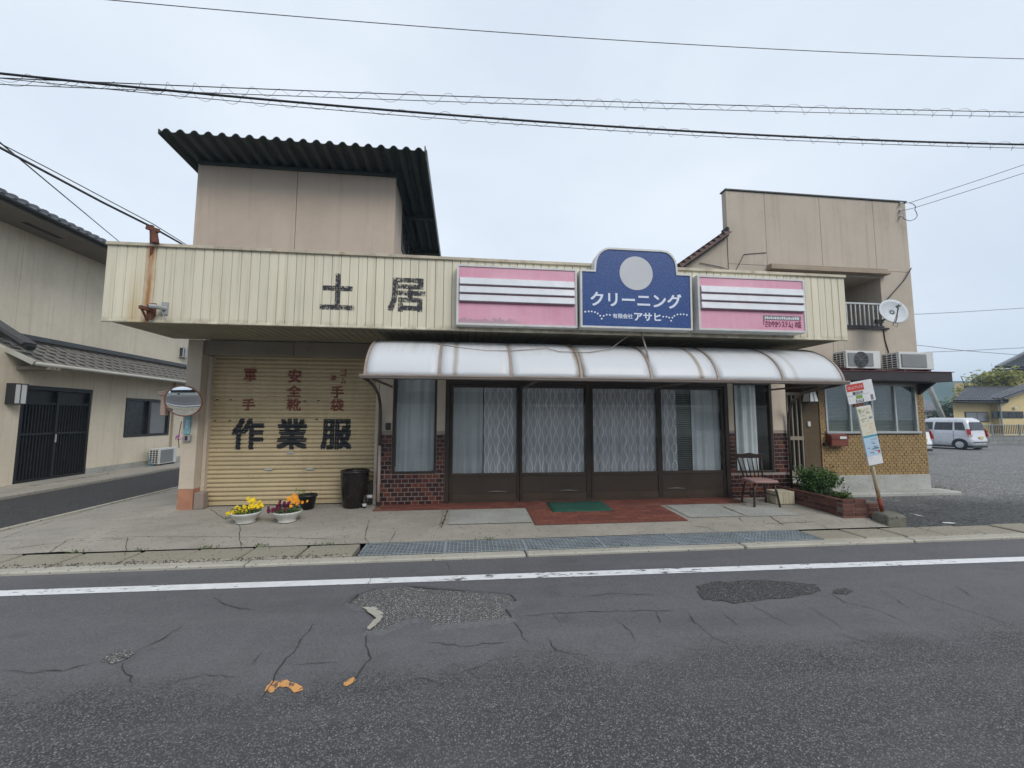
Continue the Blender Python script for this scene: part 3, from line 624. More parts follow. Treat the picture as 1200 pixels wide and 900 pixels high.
# column left of the shutter, lintel, right pier
BOX('column', M['column'], shop, -4.65, -4.42, SY, 7.62, .475, FZ0-.006, bevel=.006)
BOX('column_base', M['salmon'], shop, -4.652, -4.418, SY-.004, 7.62, .05, .472, bevel=.006)
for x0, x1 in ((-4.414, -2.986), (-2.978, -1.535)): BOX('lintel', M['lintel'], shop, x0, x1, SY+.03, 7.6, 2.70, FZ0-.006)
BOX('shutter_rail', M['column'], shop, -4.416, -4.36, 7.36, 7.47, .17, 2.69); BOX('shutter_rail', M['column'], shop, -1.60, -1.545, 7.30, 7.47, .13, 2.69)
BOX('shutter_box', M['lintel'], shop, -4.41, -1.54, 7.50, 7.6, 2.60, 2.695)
SHY = 7.45; SX0, SX1 = -4.37, -1.59; PITCH_S = .0738; SZ0 = .225
prof = [(0.010, 0.0), (.012, .007), (-.010, .017), (-.017, .034), (-.014, .052), (-.002, .064), (.010, .0738)]   # one slat: (y, z)
def slat_y(z):
    t = ((z-SZ0) % PITCH_S)
    for (ya, za), (yb, zb) in zip(prof[:-1], prof[1:]):
        if za <= t <= zb: return SHY+ya+(yb-ya)*(t-za)/(zb-za+1e-9)
    return SHY
sm_ = MB(); m_ = (SX1-SX0)/2
vs = [(-m_, y, z) for y, z in prof]+[(m_, y, z) for y, z in prof]; n = len(prof)
sm_.add(vs, [(i, i+1, n+i+1, n+i) for i in range(n-1)]); slat_me = sm_.mesh('shutter_slat', M['shutter'], recalc=False)
slat_me.flip_normals()
shut = MB().box(SX0, SX1, SHY-.016, SHY+.012, .16, SZ0-.002).build('shutter', M['shutter'], shop, bevel=.004)
NS = 34
for k in range(NS): piece('shutter_slat', slat_me, shut, ((SX0+SX1)/2, SHY, SZ0+k*PITCH_S))
MB().box(SX0, SX1, SHY+.02, SHY+.03, .17, 2.7).build('shutter_backing', M['black_line'], shut)
MB().box(SX0, SX1, SHY-.02, SHY+.0, .125, .158).build('shutter_gasket', M['plastic_dark'], shut)
def shutter_text(s, px0, py0, px1, py1, m, bold):
    b = text_px(s, px0, py0, px1, py1, SHY-.0165, bold=bold); me = b.mesh('t', m, recalc=False); bm = bmesh.new(); bm.from_mesh(me)
    zs = [v.co.z for v in bm.verts]; k0 = int((min(zs)-SZ0)/PITCH_S)-1; k1 = int((max(zs)-SZ0)/PITCH_S)+1
    for k in range(k0, k1+1):
        for _, zz in prof[:-1]:
            bmesh.ops.bisect_plane(bm, geom=bm.verts[:]+bm.edges[:]+bm.faces[:], plane_co=(0, 0, SZ0+k*PITCH_S+zz), plane_no=(0, 0, 1))
    bm.to_mesh(me); bm.free()
    o = MB(); o.add([(v.co.x, slat_y(v.co.z)-.003+(v.co.y-(SHY-.0165)), v.co.z) for v in me.vertices], [tuple(p.vertices) for p in me.polygons]); bpy.data.meshes.remove(me)
    return o.build('lettering', m, shut, recalc=False)
for s, a in (('作', (270, 527, 310, 490)), ('業', (323, 527, 361, 490.5)), ('服', (375, 527, 413, 491))): shutter_text(s, *a, M['black_paint'], .035)
for s, a in (('軍', (285, 447, 301, 432)), ('手', (282.5, 481, 299, 467)), ('安', (337, 448.5, 353.5, 432.5)), ('全', (335.5, 465, 353.5, 451.5)), ('靴', (335.5, 481.5, 353, 467)),
             ('手', (387, 466.5, 403, 452)), ('袋', (386.5, 482, 403, 467.5))): shutter_text(s, *a, M['red_paint'], .03)
for s, a in (('ゴ', (398.5, 441, 407, 432.5)), ('ム', (399, 450, 405.5, 442.5)), ('革', (387, 446.5, 394.5, 439.5))): shutter_text(s, *a, M['red_paint'], .028)
for px, py in ((255, 468.5), (271, 468.5), (252.5, 493), (270, 493), (357.5, 470), (373.5, 469.5), (371.5, 491.5)):
    p = A(px, py, SHY); b = MB(); b.box(p.x-.02, p.x+.02, p.y-.02, p.y-.01, p.z-.008, p.z+.008); b.build('slot_hole', M['black_line'], shut)
for px, py in ((341, 530.5), (315.5, 550), (363.5, 549.5)):
    p = A(px, py, SHY); BOX('shutter_pull', M['alu'], shut, p.x-.06, p.x+.06, SHY-.032, SHY-.012, p.z-.016, p.z+.016)
# roller weight block by the column
BOX('rail_guard', M['rib'], shop, -4.41, -4.26, 7.20, 7.34, .15, .42, bevel=.012)
# fascia: planks, cap, soffit boards
fas = BOX('fascia', M['cap'], shop, FX0-.01, FX1+.012, FY-.03, FY+.1, FZ1, FZ1+.045)
pw = .1222; npk = 91
pb = MB(); g = .006
pb.add([(-pw/2+g, 0, 0), (pw/2-g, 0, 0), (pw/2-g*.2, .012, 0), (-pw/2+g*.2, .012, 0), (-pw/2+g, 0, FZ1-FZ0), (pw/2-g, 0, FZ1-FZ0), (pw/2-g*.2, .012, FZ1-FZ0), (-pw/2+g*.2, .012, FZ1-FZ0)],
       [(0, 1, 5, 4), (1, 2, 6, 5), (3, 0, 4, 7), (2, 3, 7, 6), (0, 3, 2, 1), (4, 5, 6, 7)])
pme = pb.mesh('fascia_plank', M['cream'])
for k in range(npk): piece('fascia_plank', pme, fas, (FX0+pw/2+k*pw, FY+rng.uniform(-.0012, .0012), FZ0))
MB().box(FX0, FX1, FY+.014, FY+.07, FZ0+.01, FZ1-.002).build('fascia_backing', M['black_line'], fas)
MB().box(FX0-.004, FX0+.03, FY+.001, 7.19, FZ0, FZ1-.001).build('fascia_end', M['cream'], fas); MB().box(FX1-.03, FX1+.004, FY+.014, 7.19, FZ0, FZ1-.001).build('fascia_end', M['cream'], fas)
BOX('fascia_trim', M['cream'], fas, FX0-.006, FX1+.006, FY-.012, FY+.03, FZ0-.03, FZ0-.001)
sof = MB().box(FX0+.035, FX1-.035, FY+.04, 7.18, FZ0+.012, FZ0+.03).build('soffit', M['black_line'], shop)
sb = MB().box(-pw/2+.005, pw/2-.005, 0, 1.30, 0, .010); sbm = sb.mesh('soffit_board', M['soffit'])
for k in range(npk): piece('soffit_board', sbm, sof, (FX0+pw/2+k*pw, FY+.035, FZ0-.002))
ink = M['fascia_ink']; fz = FY-.004
for s, a in (('土', (374.5, 362.5, 416.5, 321)), ('居', (454, 364.5, 499, 326.5))): text_px(s, *a, fz, bold=.03).build('lettering', ink, fas, recalc=False)
# rusty bracket, white pipe elbow and mast on the fascia's left end
p0 = A(177, 294, FY); p1 = A(178, 264, FY-.05); p2 = A(176, 374, FY-.06); p3 = A(176, 357, FY-.06)
b = MB(); b.beam(p0+Vector((0, .03, -.1)), p1, .035, .05); b.beam(A(171, 266, FY-.12), A(187, 271, FY-.05), .04, .05); b.tube([A(180, 272, FY-.06), A(182, 285, FY-.06)], .045, 8)
b.build('wire_bracket', M['rust'], fas)
b = MB(); b.beam(p2, p3, .05, .05); b.beam(A(164, 359.5, FY-.2), A(178, 364, FY-.05), .045, .045); b.beam(A(166, 362, FY-.18), A(173, 376, FY-.06), .02, .02); b.box(p3.x-.03, p3.x+.04, FY-.03, FY-.002, p3.z-.14, p3.z+.03)
b.build('wire_bracket', M['rust'], fas)
pe = A(190, 362, FY); b = MB(); b.box(pe.x-.0, pe.x+.08, FY-.02, FY-.002, pe.z-.08, pe.z+.09); b.tube([(pe.x+.05, FY-.01, pe.z), (pe.x+.0, FY-.12, pe.z), (pe.x-.06, FY-.14, pe.z+.0)], .03, 8); b.tube([(pe.x+.03, FY-.08, pe.z-.01), (pe.x+.08, FY-.03, pe.z-.16)], .006, 5)
b.build('pipe_elbow', M['plastic_grey'], fas)
# upper storey
TX0, TX1, TZ = -4.69, -1.345, 6.065
for x0, x1 in ((TX0, -3.05), (-3.042, TX1)): BOX('upper_wall', M['tower'], shop, x0, x1, SY+.0, SY+.12, 3.89, TZ, bevel=.006)
for y0, y1, z0, z1 in ((SY+.125, 8.0, 3.89, 6.0), (8.0, 10.6, 3.89, 5.0), (10.6, 12.0, 3.89, 5.8)): BOX('upper_wall', M['tower'], shop, TX1-.12, TX1-.004, y0, y1-.004, z0, z1)
BOX('upper_wall', M['tower'], shop, TX0+.004, TX0+.12, SY+.125, 12.0, 3.89, 5.7); BOX('upper_wall', M['tower'], shop, TX0+.13, TX1-.13, 11.9, 12.0, 3.89, 5.7)
wf = BOX('upper_window', M['bronze'], shop, TX1-.07, TX1+.012, 8.02, 10.57, 5.02, 5.08)
for y in (8.02, 8.87, 9.72, 10.53): MB().box(TX1-.06, TX1+.008, y, y+.045, 5.083, 5.75).build('frame', M['bronze'], wf)
MB().box(TX1-.045, TX1-.035, 8.05, 10.55, 5.083, 5.74).build('pane', M['dark_pane'], wf)
BOX('upper_beam', M['corrug'], shop, TX1-.1, TX1+.004, 8.0, 10.6, 5.755, 5.86)
RX0, RX1, RY0, RY1, RZ0, RZ1 = -4.86, -.75, 6.53, 11.6, 6.12, 5.80
nw = 20; prof_w = []
cyc = (RX1-RX0)/nw
for k in range(nw*6+1):
    u = k/6.0; ph = u % 1.0; hgt = [0, .085, .115, .115, .085, 0][k % 6] if True else 0
    hh = [0.0, .006, .050, .064, .050, .006][k % 6]; prof_w.append((RX0+u*cyc, hh))
b = MB(); vs = []
for y, z in ((RY0, RZ0), (RY1, RZ1)):
    vs += [(x, y, z+h) for x, h in prof_w]
n = len(prof_w); b.add(vs, [(i, i+1, n+i+1, n+i) for i in range(n-1)])
ro = b.build('corrugated_roof', M['corrug'], shop, recalc=False); so_ = ro.modifiers.new('sheet', 'SOLIDIFY'); so_.thickness = .012
BOX('eave_beam', M['corrug'], shop, RX0+.2, TX1+.03, SY-.05, SY-.004, 6.018, 6.072)
for y in (8.5, 10.1): 
    z = RZ0+(RZ1-RZ0)*(y-RY0)/(RY1-RY0); BOX('purlin', M['corrug'], shop, RX0+.03, RX1-.03, y-.04, y+.04, z-.085, z-.008)
BOX('roof_edge', M['corrug'], shop, RX1-.012, RX1+.006, RY0, RY0+.001+.1, RZ0-.01, RZ0+.1)
b = MB(); b.prism([(RX1, RY0+.11, RZ0-.09), (RX1, RY1, RZ1-.09), (RX1, RY1, RZ1+.1), (RX1, RY0+.11, RZ0+.1)], (.02, 0, 0)); b.build('roof_edge', M['corrug'], shop)
b = MB(); b.prism([(RX0-.02, RY0+.01, RZ0-.03), (RX0-.02, RY1, RZ1-.03), (RX0-.02, RY1, RZ1+.05), (RX0-.02, RY0+.01, RZ0+.05)], (.018, 0, 0)); b.build('roof_edge', M['corrug'], shop)
# shopfront piers with glazed tiles
DZ0 = .15
def pier(x0, x1, z0=1.412, z1=FZ0-.006): return BOX('pier', M['column'], shop, x0, x1, SY, SY+.12, z0, z1)
for x0, x1 in ((-1.515, -1.285), (-.525, -.375), (4.985, 5.095), (5.90, 6.20)): pier(x0, x1)
BOX('window_head', M['bronze'], shop, -1.283, -.527, SY+.03, SY+.11, 2.36, FZ0-.006); BOX('window_head', M['bronze'], shop, 5.097, 5.898, SY+.03, SY+.11, 2.30, FZ0-.006)
BOX('pier_side', M['column'], shop, -1.515, -1.475, SY+.125, 7.5, .13, FZ0-.006)
tw, th = .1105, .0695; TP, TH = .1165, .0752
def tiles(x0, x1, z0, z1, skip=None):
    MB().box(x0, x1, SY+.004, SY+.10, z0, z1).build('tile_bed', M['mortar'], shop)
    row = 0; z = z0+.004
    while z+th <= z1+.002:
        x = x0+.003-(TP/2 if row % 2 else 0)
        while x < x1-.012:
            a, c = max(x, x0+.003), min(x+tw, x1-.003)
            if c-a > .02: facing_tile(a, c, z)
            x += TP
        z += TH; row += 1
tcache = {}
def facing_tile(a, c, z):
    k = round(c-a, 3)
    if k not in tcache: 
        q = MB(); e = .004; hw, hh = k/2, th/2
        q.add([(-hw, .008, -hh), (hw, .008, -hh), (hw, .008, hh), (-hw, .008, hh), (-hw+e, -.002, -hh+e), (hw-e, -.002, -hh+e), (hw-e, -.002, hh-e), (-hw+e, -.002, hh-e)], [(4, 5, 6, 7), (0, 1, 5, 4), (1, 2, 6, 5), (2, 3, 7, 6), (3, 0, 4, 7)])
        tcache[k] = q.mesh('facing_tile', M['glaze'])
    piece('facing_tile', tcache[k], shop, ((a+c)/2, SY+rng.uniform(-.0015, .001), z+th/2))
tiles(-1.515, -.375, DZ0-.01, .672); tiles(-1.515, -1.285, .674, 1.41); tiles(-.525, -.375, .674, 1.41)
tiles(4.985, 6.20, DZ0-.03, .612); tiles(4.985, 5.095, .614, 1.41); tiles(5.90, 6.20, .614, 1.41)
def shop_window(x0, x1, z0, z1):
    f = BOX('window', M['bronze'], shop, x0, x1, SY+.012, SY+.10, z0, z0+.035)
    for a, c in ((x0, x0+.04), (x1-.04, x1)): MB().box(a, c, SY+.014, SY+.10, z0+.037, z1).build('frame', M['bronze'], f, bevel=.003)
    MB().box(x0+.041, x1-.041, SY+.05, SY+.056, z0+.037, z1).build('pane', M['glass'], f)
shop_window(-1.283, -.527, .675, 2.358); shop_window(5.097, 5.898, .615, 2.298)
# sliding doors
BOX('door_head', M['bronze'], shop, -.372, 4.98, SY-.01, SY+.12, 2.245, FZ0-.006); BOX('door_jamb', M['bronze'], shop, -.372, -.30, SY-.012, SY+.12, DZ0-.01, 2.243); BOX('door_jamb', M['bronze'], shop, 4.90, 4.982, SY-.012, SY+.12, DZ0-.01, 2.243)
BOX('door_track', M['alu'], shop, -.298, 4.898, SY-.02, SY+.12, .115, .152)
edges = [-.298, .945, 2.26, 3.59, 4.898]
for k in range(4):
    x0, x1 = edges[k]+.002, edges[k+1]-.002; yo = (.012, -.006, -.006, .012)[k]+SY; st = .05
    d = MB().box(x0, x1, yo, yo+.04, .155, .19).build('sliding_door', M['rail'], shop, bevel=.003)
    MB().box(x0, x0+st, yo-.001, yo+.041, .192, 2.24).build('stile', M['bronze'], d, bevel=.003); MB().box(x1-(st if k != 1 else .085), x1, yo-.001, yo+.041, .192, 2.24).build('stile', M['bronze'], d, bevel=.003)
    xa, xb = x0+st+.001, x1-(st if k != 1 else .085)-.001
    MB().box(xa, xb, yo+.006, yo+.036, .192, .315).build('lower_panel', M['rail'], d, bevel=.003); MB().box(xa, xb, yo+.014, yo+.03, .317, .618).build('kick_panel', M['kick'], d, bevel=.002)
    MB().box(xa, xb, yo+.002, yo+.038, .62, .668).build('middle_rail', M['rail'], d, bevel=.003); MB().box(xa, xb, yo+.002, yo+.038, 2.19, 2.238).build('top_rail', M['bronze'], d, bevel=.003)
    MB().box(xa, xb, yo+.016, yo+.022, .67, 2.188).build('pane', M['glass'], d)
    if k in (1, 2): MB().box(x1-.055 if k == 1 else x0+.012, x1-.03 if k == 1 else x0+.036, yo-.016, yo-.002, 1.05, 1.3).build('pull_handle', M['plastic_dark'], d, bevel=.003)
    if k in (0, 1, 3): b = MB(); xm = xb-.5 if k != 3 else xa+.1; b.tube([(xm, yo+.012, .345), (xm+.15, yo+.012, .352), (xm+.34, yo+.012, .34)], [.003, .012, .003], 5); b.build('scuff_mark', M['rail_light'], d)
# curtains, blind
def curtain(name, label, m, x0, x1, z0, z1, Y=7.335, amp=.022, wl=.13, seed=0):
    q = random.Random(seed); ph = [q.uniform(0, 6.3) for _ in range(3)]
    n = int((x1-x0)/.013); b = MB()
    def fn(u, v):
        x = x0+(x1-x0)*u; e = .6+.4*v
        return (x, Y+e*amp*(math.sin(x*2*math.pi/wl+ph[0]+.25*v)+.5*math.sin(x*2*math.pi/wl*1.73+ph[1])+.25*math.sin(x*31+ph[2])), z1+(z0-z1)*v)
    b.grid(fn, n, 12); o = b.build(name, m, None, smooth=True, loc=((x0+x1)/2, Y, z0), recalc=False); tag(o, label, 'curtain')
curtain('curtain', 'grey-green sheer curtain behind the narrow window left of the sliding doors', M['sheer'], -1.235, -.56, .69, 2.4, seed=1, wl=.2, amp=.03)
curtain('curtain', 'dim sheer curtain filling the left half of the leftmost sliding door', M['sheer'], -.24, .29, .6, 2.25, seed=2, wl=.19, amp=.026)
curtain('lace_curtain', 'white wavy lace curtain in the right half of the leftmost sliding door', M['lace'], .31, .92, .6, 2.25, Y=7.32, seed=3)
curtain('lace_curtain', 'white wavy lace curtain filling the second sliding door behind the green mat', M['lace'], .96, 2.17, .6, 2.25, Y=7.32, seed=4)
curtain('lace_curtain', 'white wavy lace curtain filling the third sliding door, right of the centre stile', M['lace'], 2.28, 3.58, .6, 2.25, Y=7.32, seed=5)
curtain('lace_curtain', 'narrow wavy lace curtain at the left of the rightmost sliding door', M['lace'], 3.6, 3.99, .6, 2.25, Y=7.32, seed=6)
curtain('curtain', 'pale sheer curtain at the right of the rightmost sliding door', M['sheer_white'], 4.30, 4.87, .6, 2.25, seed=7, wl=.15)
curtain('curtain', 'long white curtain in the narrow window behind the wooden chair', M['sheer_white'], 5.10, 5.66, .63, 2.32, seed=8, wl=.16, amp=.03)
b = MB()
for k in range(44): b.beam((4.0, 7.39, .68+k*.036), (4.32, 7.39, .68+k*.036), .03, .003, (0, .6, .8))
tag(b.build('blind', M['blind'], None, loc=(4.16, 7.39, .66)), 'pale green slatted blind between lace and sheer in the rightmost sliding door', 'blind')
# drain pipes, switch, small fittings
def pipe(pts, r, m, n=8): return MB().tube(pts, r, n).build('drain_pipe', m, shop, smooth=True)
pipe([(-1.36, 5.5, 2.17), (-1.37, 5.75, 2.16), (-1.41, 6.3, 2.12), (-1.45, 6.8, 2.03), (-1.47, 7.04, 1.90), (-1.475, 7.13, 1.72), (-1.475, 7.145, 1.5), (-1.475, 7.145, 1.17)], .024, M['pvc_brown']); pipe([(-1.475, 7.145, 1.17), (-1.475, 7.145, .16)], .026, M['pvc_pink'])
MB().tube([(-1.475, 7.145, .16), (-1.475, 7.145, .225)], .035, 8).build('pipe_shoe', M['plastic_dark'], shop)
pipe([(5.70, 5.55, 2.17), (5.80, 5.9, 2.15), (6.02, 6.6, 2.1), (6.14, 6.98, 1.97), (6.18, 7.12, 1.75), (6.18, 7.15, 1.5), (6.18, 7.15, .2)], .024, M['pvc_brown'])
p = A(456, 499, SY); BOX('tap_box', M['plastic_dark'], shop, p.x-.05, p.x+.03, SY-.06, SY-.002, p.z-.07, p.z+.05)
MB().tube([A(408, 0, SY)*0+Vector((-1.63, 7.25, .2)), Vector((-1.63, 7.25, .55))], .03, 8).build('meter_pipe', M['plastic_dark'], shop)
for z in (.30,): MB().tube([(-1.67, 7.22, z), (-1.59, 7.22, z)], .03, 8).build('pipe_joint', M['plastic_white'], shop)
# ------------------------------------------------------------------ awning
AX0, AX1 = -1.37, 5.74; AYB, AYF, AZ0, AZ1 = 6.45, 5.51, 2.215, 2.85
def aw(t): c, s = math.cos(t), math.sin(t); f = t/(math.pi/2); e = .82; return (AYB-(AYB-AYF)*(e*c+(1-e)*(1-f)), AZ0+(AZ1-AZ0)*(e*s+(1-e)*f))
awn = thing('awning', 'long white curved awning over the glazed shopfront', 'awning', ((AX0+AX1)/2, SY, 2.3))
ribs = [-1.36, -.38, .61, 1.61, 2.655, 3.685, 4.725, 5.73]
T = [R(q) for q in range(0, 91, 6)]
for x0, x1 in zip(ribs[:-1], ribs[1:]):
    b = MB(); b.grid(lambda u, v: (x0+.006+(x1-x0-.012)*u, aw(v*math.pi/2)[0], aw(v*math.pi/2)[1]+.006*math.sin(math.pi*u)), 8, 15)
    o = b.build('awning_panel', M['awning'], awn, smooth=True); q = o.modifiers.new('sheet', 'SOLIDIFY'); q.thickness = .006
for i, x in enumerate(ribs):
    wd = .034 if i < 8 else .05; off = .012 if i < 8 else -.02
    b = MB(); P = [aw(t) for t in T]; vs = []
    for (y, z), t in zip(P, T):
        ny, nz = -math.cos(t), math.sin(t); vs += [(x-wd/2, y+ny*off, z+nz*off), (x+wd/2, y+ny*off, z+nz*off), (x+wd/2, y-ny*.02, z-nz*.02), (x-wd/2, y-ny*.02, z-nz*.02)]
    fs = [(4*j+k, 4*j+(k+1) % 4, 4*j+4+(k+1) % 4, 4*j+4+k) for j in range(len(T)-1) for k in range(4)]+[(0, 1, 2, 3), tuple(4*(len(T)-1)+k for k in (3, 2, 1, 0))]
    if i < 8: b.add(vs, fs).build('awning_rib', M['rib'], awn)
b = MB()
b.box(AX0-.05, AX1+.04, AYF-.06, AYF+.03, AZ0-.052, AZ0-.006); b.build('awning_gutter', M['gutter'], awn, bevel=.008)
BOX('awning_gutter_lip', M['rib'], awn, AX0-.05, AX1+.04, AYF-.066, AYF-.055, AZ0-.02, AZ0+.004)
MB().box(AX0, AX1, AYB+.002, SY-.015, AZ1-.006, AZ1+.0).build('awning_back', M['awning'], awn); BOX('wall_rail', M['gutter'], awn, AX0, AX1, SY-.014, SY-.011, AZ1-.06, AZ1+.03)
for x in (AX0+.06, 1.0, 3.3, AX1-.06): MB().beam((x, AYF+.03, AZ0-.03), (x, SY-.012, AZ0-.03), .03, .03).build('awning_arm', M['gutter'], awn)
MB().tube([A(751, 389, 5.88), A(757, 408, 5.78), A(764, 441, 5.53)], .014, 6).build('stay_rod', M['rib'], awn)
wl = [A(513, 403, 5.98), A(535, 407, 5.86), A(570, 411, 5.78), A(600, 411, 5.78), A(640, 408, 5.84), A(655, 412, 5.77), A(690, 413, 5.77), A(715, 409, 5.84), A(730, 398, 5.9), A(742, 390, 5.9)]
MB().tube(wl, .006, 5).build('loose_wire', M['rib'], awn)

# ------------------------------------------------------------------ signboards
def outline_sign(name, label, pts, Y0_, Y1_, face_m, fw=.03):
    xs = sum(p[0] for p in pts)/len(pts); zs = min(p[1] for p in pts)
    s = thing(name, label, 'signboard', (xs, Y1_, zs))
    n = len(pts); P = [Vector((p[0], p[1])) for p in pts]; ins = []
    for i in range(n):                                              # inset outline for the face inside its frame
        a, c, e = P[i-1], P[i], P[(i+1) % n]; d1 = (c-a).normalized(); d2 = (e-c).normalized(); n1_ = Vector((-d1.y, d1.x)); n2_ = Vector((-d2.y, d2.x)); nn = (n1_+n2_); nn = nn/max(.3, nn.length_squared)*2
        ins.append(c+nn*fw/1.0)
    b = MB(); o3 = lambda q, y: (q[0], y, q[1])
    vs = [o3(q, Y0_) for q in P]+[o3(q, Y0_) for q in ins]+[o3(q, Y1_) for q in P]+[o3(q, Y0_+.018) for q in ins]
    fs = [(i, (i+1) % n, n+(i+1) % n, n+i) for i in range(n)]+[(i, 2*n+i, 2*n+(i+1) % n, (i+1) % n) for i in range(n)]+[(n+i, n+(i+1) % n, 3*n+(i+1) % n, 3*n+i) for i in range(n)]+[tuple(range(3*n-1, 2*n-1, -1))]
    b.add(vs, fs).build('frame', M['sign_frame'], s)
    MB().poly([o3(q, Y0_+.012) for q in ins]).build('face_panel', face_m, s)
    return s
def pink_sign(label, c, Y0_, Y1_, bars, text=False):
    pts = [A(*q, Y0_) for q in c]; x0 = (pts[0].x+pts[1].x)/2; x1 = (pts[2].x+pts[3].x)/2; z0 = (pts[0].z+pts[3].z)/2; z1 = (pts[1].z+pts[2].z)/2
    s = outline_sign('pink_signboard', label, [(x0, z0), (x1, z0), (x1, z1), (x0, z1)], Y0_, Y1_, M['pink'], .03)
    h = z1-z0
    for f0, f1 in bars:
        za, zb = z1-h*f1, z1-h*f0
        b = MB(); b.prism([(x0+.045, Y0_+.011, za), (x0+.045, Y0_-.035, za+.012), (x0+.045, Y0_-.015, zb), (x0+.045, Y0_+.011, zb)], (x1-x0-.09, 0, 0)); b.build('louvre', M['sign_white'], s)
        MB().box(x0+.045, x1-.045, Y0_-.006, Y0_+.0105, za-.012, za-.002).build('slot_shade', M['maroon'], s)  # dark red strip stands in for the shadow line below each louvre
    return s, x0, x1, z0, z1
s1 = pink_sign('pink signboard with three white louvres and peeling lower edge, beside the dark kanji', ((535, 380.5), (535, 309.5), (676.5, 315), (676.5, 384)), 5.72, FY-.006, ((.225, .347), (.366, .484), (.503, .622)))
s2, x0, x1, z0, z1 = pink_sign('pink signboard with white louvres and small dark red lettering at its corner', ((821, 389.5), (816, 324.5), (942, 325), (946, 387)), 5.62, FY-.006, ((.20, .33), (.35, .475), (.495, .622)))
yt = 5.62+.010
a_, c_ = A(895.5, 382.5, 5.62), A(939, 371.5, 5.62)
MB().box(a_.x, c_.x, yt-.004, yt-.001, c_.z-.055, c_.z+.01).build('letter_band', M['grey_ink'], s2)
q = random.Random(3); b = MB(); xx = a_.x+.02
while xx < c_.x-.03:
    wd = q.uniform(.018, .035); hgt = q.uniform(.03, .046); b.box(xx, xx+wd, yt-.0065, yt-.0045, c_.z-.048, c_.z-.048+hgt); xx += wd+.009
b.build('worn_lettering', M['sign_white'], s2)
text_mesh('「さわやかシステム」の店', a_.x, c_.x, a_.z-.01, c_.z-.065, yt-.003, bold=.03).build('lettering', M['dark_red_ink'], s2, recalc=False)
# blue sign
BY = 5.66
op = [(680.5, 384), (812, 386.5), (810.5, 321), (794.5, 319.8), (793.6, 311), (792.4, 306), (790, 301.5), (786.5, 297.3), (782, 294.3), (776, 292.7), (712.5, 290.2), (706.5, 292), (702.5, 295), (699.7, 299), (697.7, 304), (696.8, 309.5), (696.3, 316), (680, 315.6)]
W = [A(*p, BY) for p in op]; W[0].z = W[1].z = (W[0].z+W[1].z)/2; W[9].z = W[10].z = (W[9].z+W[10].z)/2; W[2].z = W[3].z = W[16].z = W[17].z = (W[2].z+W[17].z)/2
bs = outline_sign('blue_signboard', 'blue cleaning shop signboard with arched top and pale round disc', [(p.x, p.z) for p in W], BY, FY-.006, M['blue'], .028)
ty = BY+.009
MB().disc(A(745.6, 320.2, ty), .262, (1, 0, 0), (0, 0, 1), 40).build('disc', M['sign_grey'], bs)
text_mesh('クリーニング', A(692, 352, ty).x, A(798.5, 352, ty).x, A(745, 360.3, ty).z, A(745, 343, ty).z, ty-.002, bold=.022).build('lettering', M['sign_text'], bs, recalc=False)
text_mesh('有限会社', A(718, 371, ty).x, A(741.5, 371, ty).x, A(730, 373.3, ty).z, A(730, 367.6, ty).z, ty-.002, bold=.02).build('lettering', M['sign_text'], bs, recalc=False)
text_mesh('アサヒ', A(743, 371, ty).x, A(774.5, 371, ty).x, A(758, 376.2, ty).z, A(758, 366.6, ty).z, ty-.002, bold=.03).build('lettering', M['sign_text'], bs, recalc=False)
b = MB()
for zx, zy in ((50, 688), (85, 685), (115, 685), (147, 692), (175, 706), (200, 728), (215, 758), (235, 730), (265, 718), (297, 720), (833, 738), (865, 738), (893, 748), (925, 748), (912, 778), (945, 730), (975, 716), (1007, 714), (1038, 714), (1070, 720)):
    b.disc(A(680+zx*.1167, 285+zy*.1167, ty-.002), .014, (1, 0, 0), (0, 0, 1), 8)
b.build('dot_pattern', M['sign_text'], bs)

# ------------------------------------------------------------------ house on the right
HY = 8.2
sh = thing('taupe_house', 'two-storey taupe house with parapet front and ochre brick ground floor', 'house', (8.2, HY, 0))
PX0, PX1, PZ = 5.835, 10.50, 6.86
def wallp(x0, x1, z0, z1, m='side', y0=HY, y1=HY+.15): return BOX('wall_panel', M[m], sh, x0, x1, y0, y1, z0, z1)
js = [PX0, 6.79, 8.19, 9.60, PX1]
for a, c in zip(js[:-1], js[1:]): wallp(a+.003, c-.003, 5.13, PZ)
wallp(PX0+.003, 6.787, 2.80, 5.124); wallp(6.793, 8.32, 2.80, 5.124); wallp(9.66, PX1-.003, 2.80, 5.124); wallp(8.326, 9.654, 2.80, 3.76)
wallp(8.326, 9.654, 4.96, 5.124)
BOX('wall_backing', M['black_line'], sh, PX0+.03, 8.30, HY+.152, HY+.17, 2.7, PZ-.05); BOX('wall_backing', M['black_line'], sh, 9.8, PX1-.03, HY+.152, HY+.17, 2.7, PZ-.05); BOX('wall_backing', M['black_line'], sh, 8.31, 9.79, HY+.152, HY+.17, 5.0, PZ-.05)
BOX('parapet_cap', M['corrug'], sh, PX0-.02, PX1+.02, HY-.03, HY+.18, PZ+.002, PZ+.035)
b = MB(); b.prism([(4.7, HY+.02, 2.8), (5.832, HY+.02, 2.8), (5.832, HY+.02, 5.752), (4.7, HY+.02, 4.94)], (0, .13, 0)); b.build('gable_wall', M['side'], sh)
wallp(10.38, 10.50, 2.8, 6.5, y0=HY+.175, y1=16); wallp(4.72, 10.37, 2.8, 5.6, y0=15.85, y1=16)
BOX('house_roof', M['brown_tile'], sh, 5.9, 10.37, HY+.2, 15.8, 5.5, 5.6)
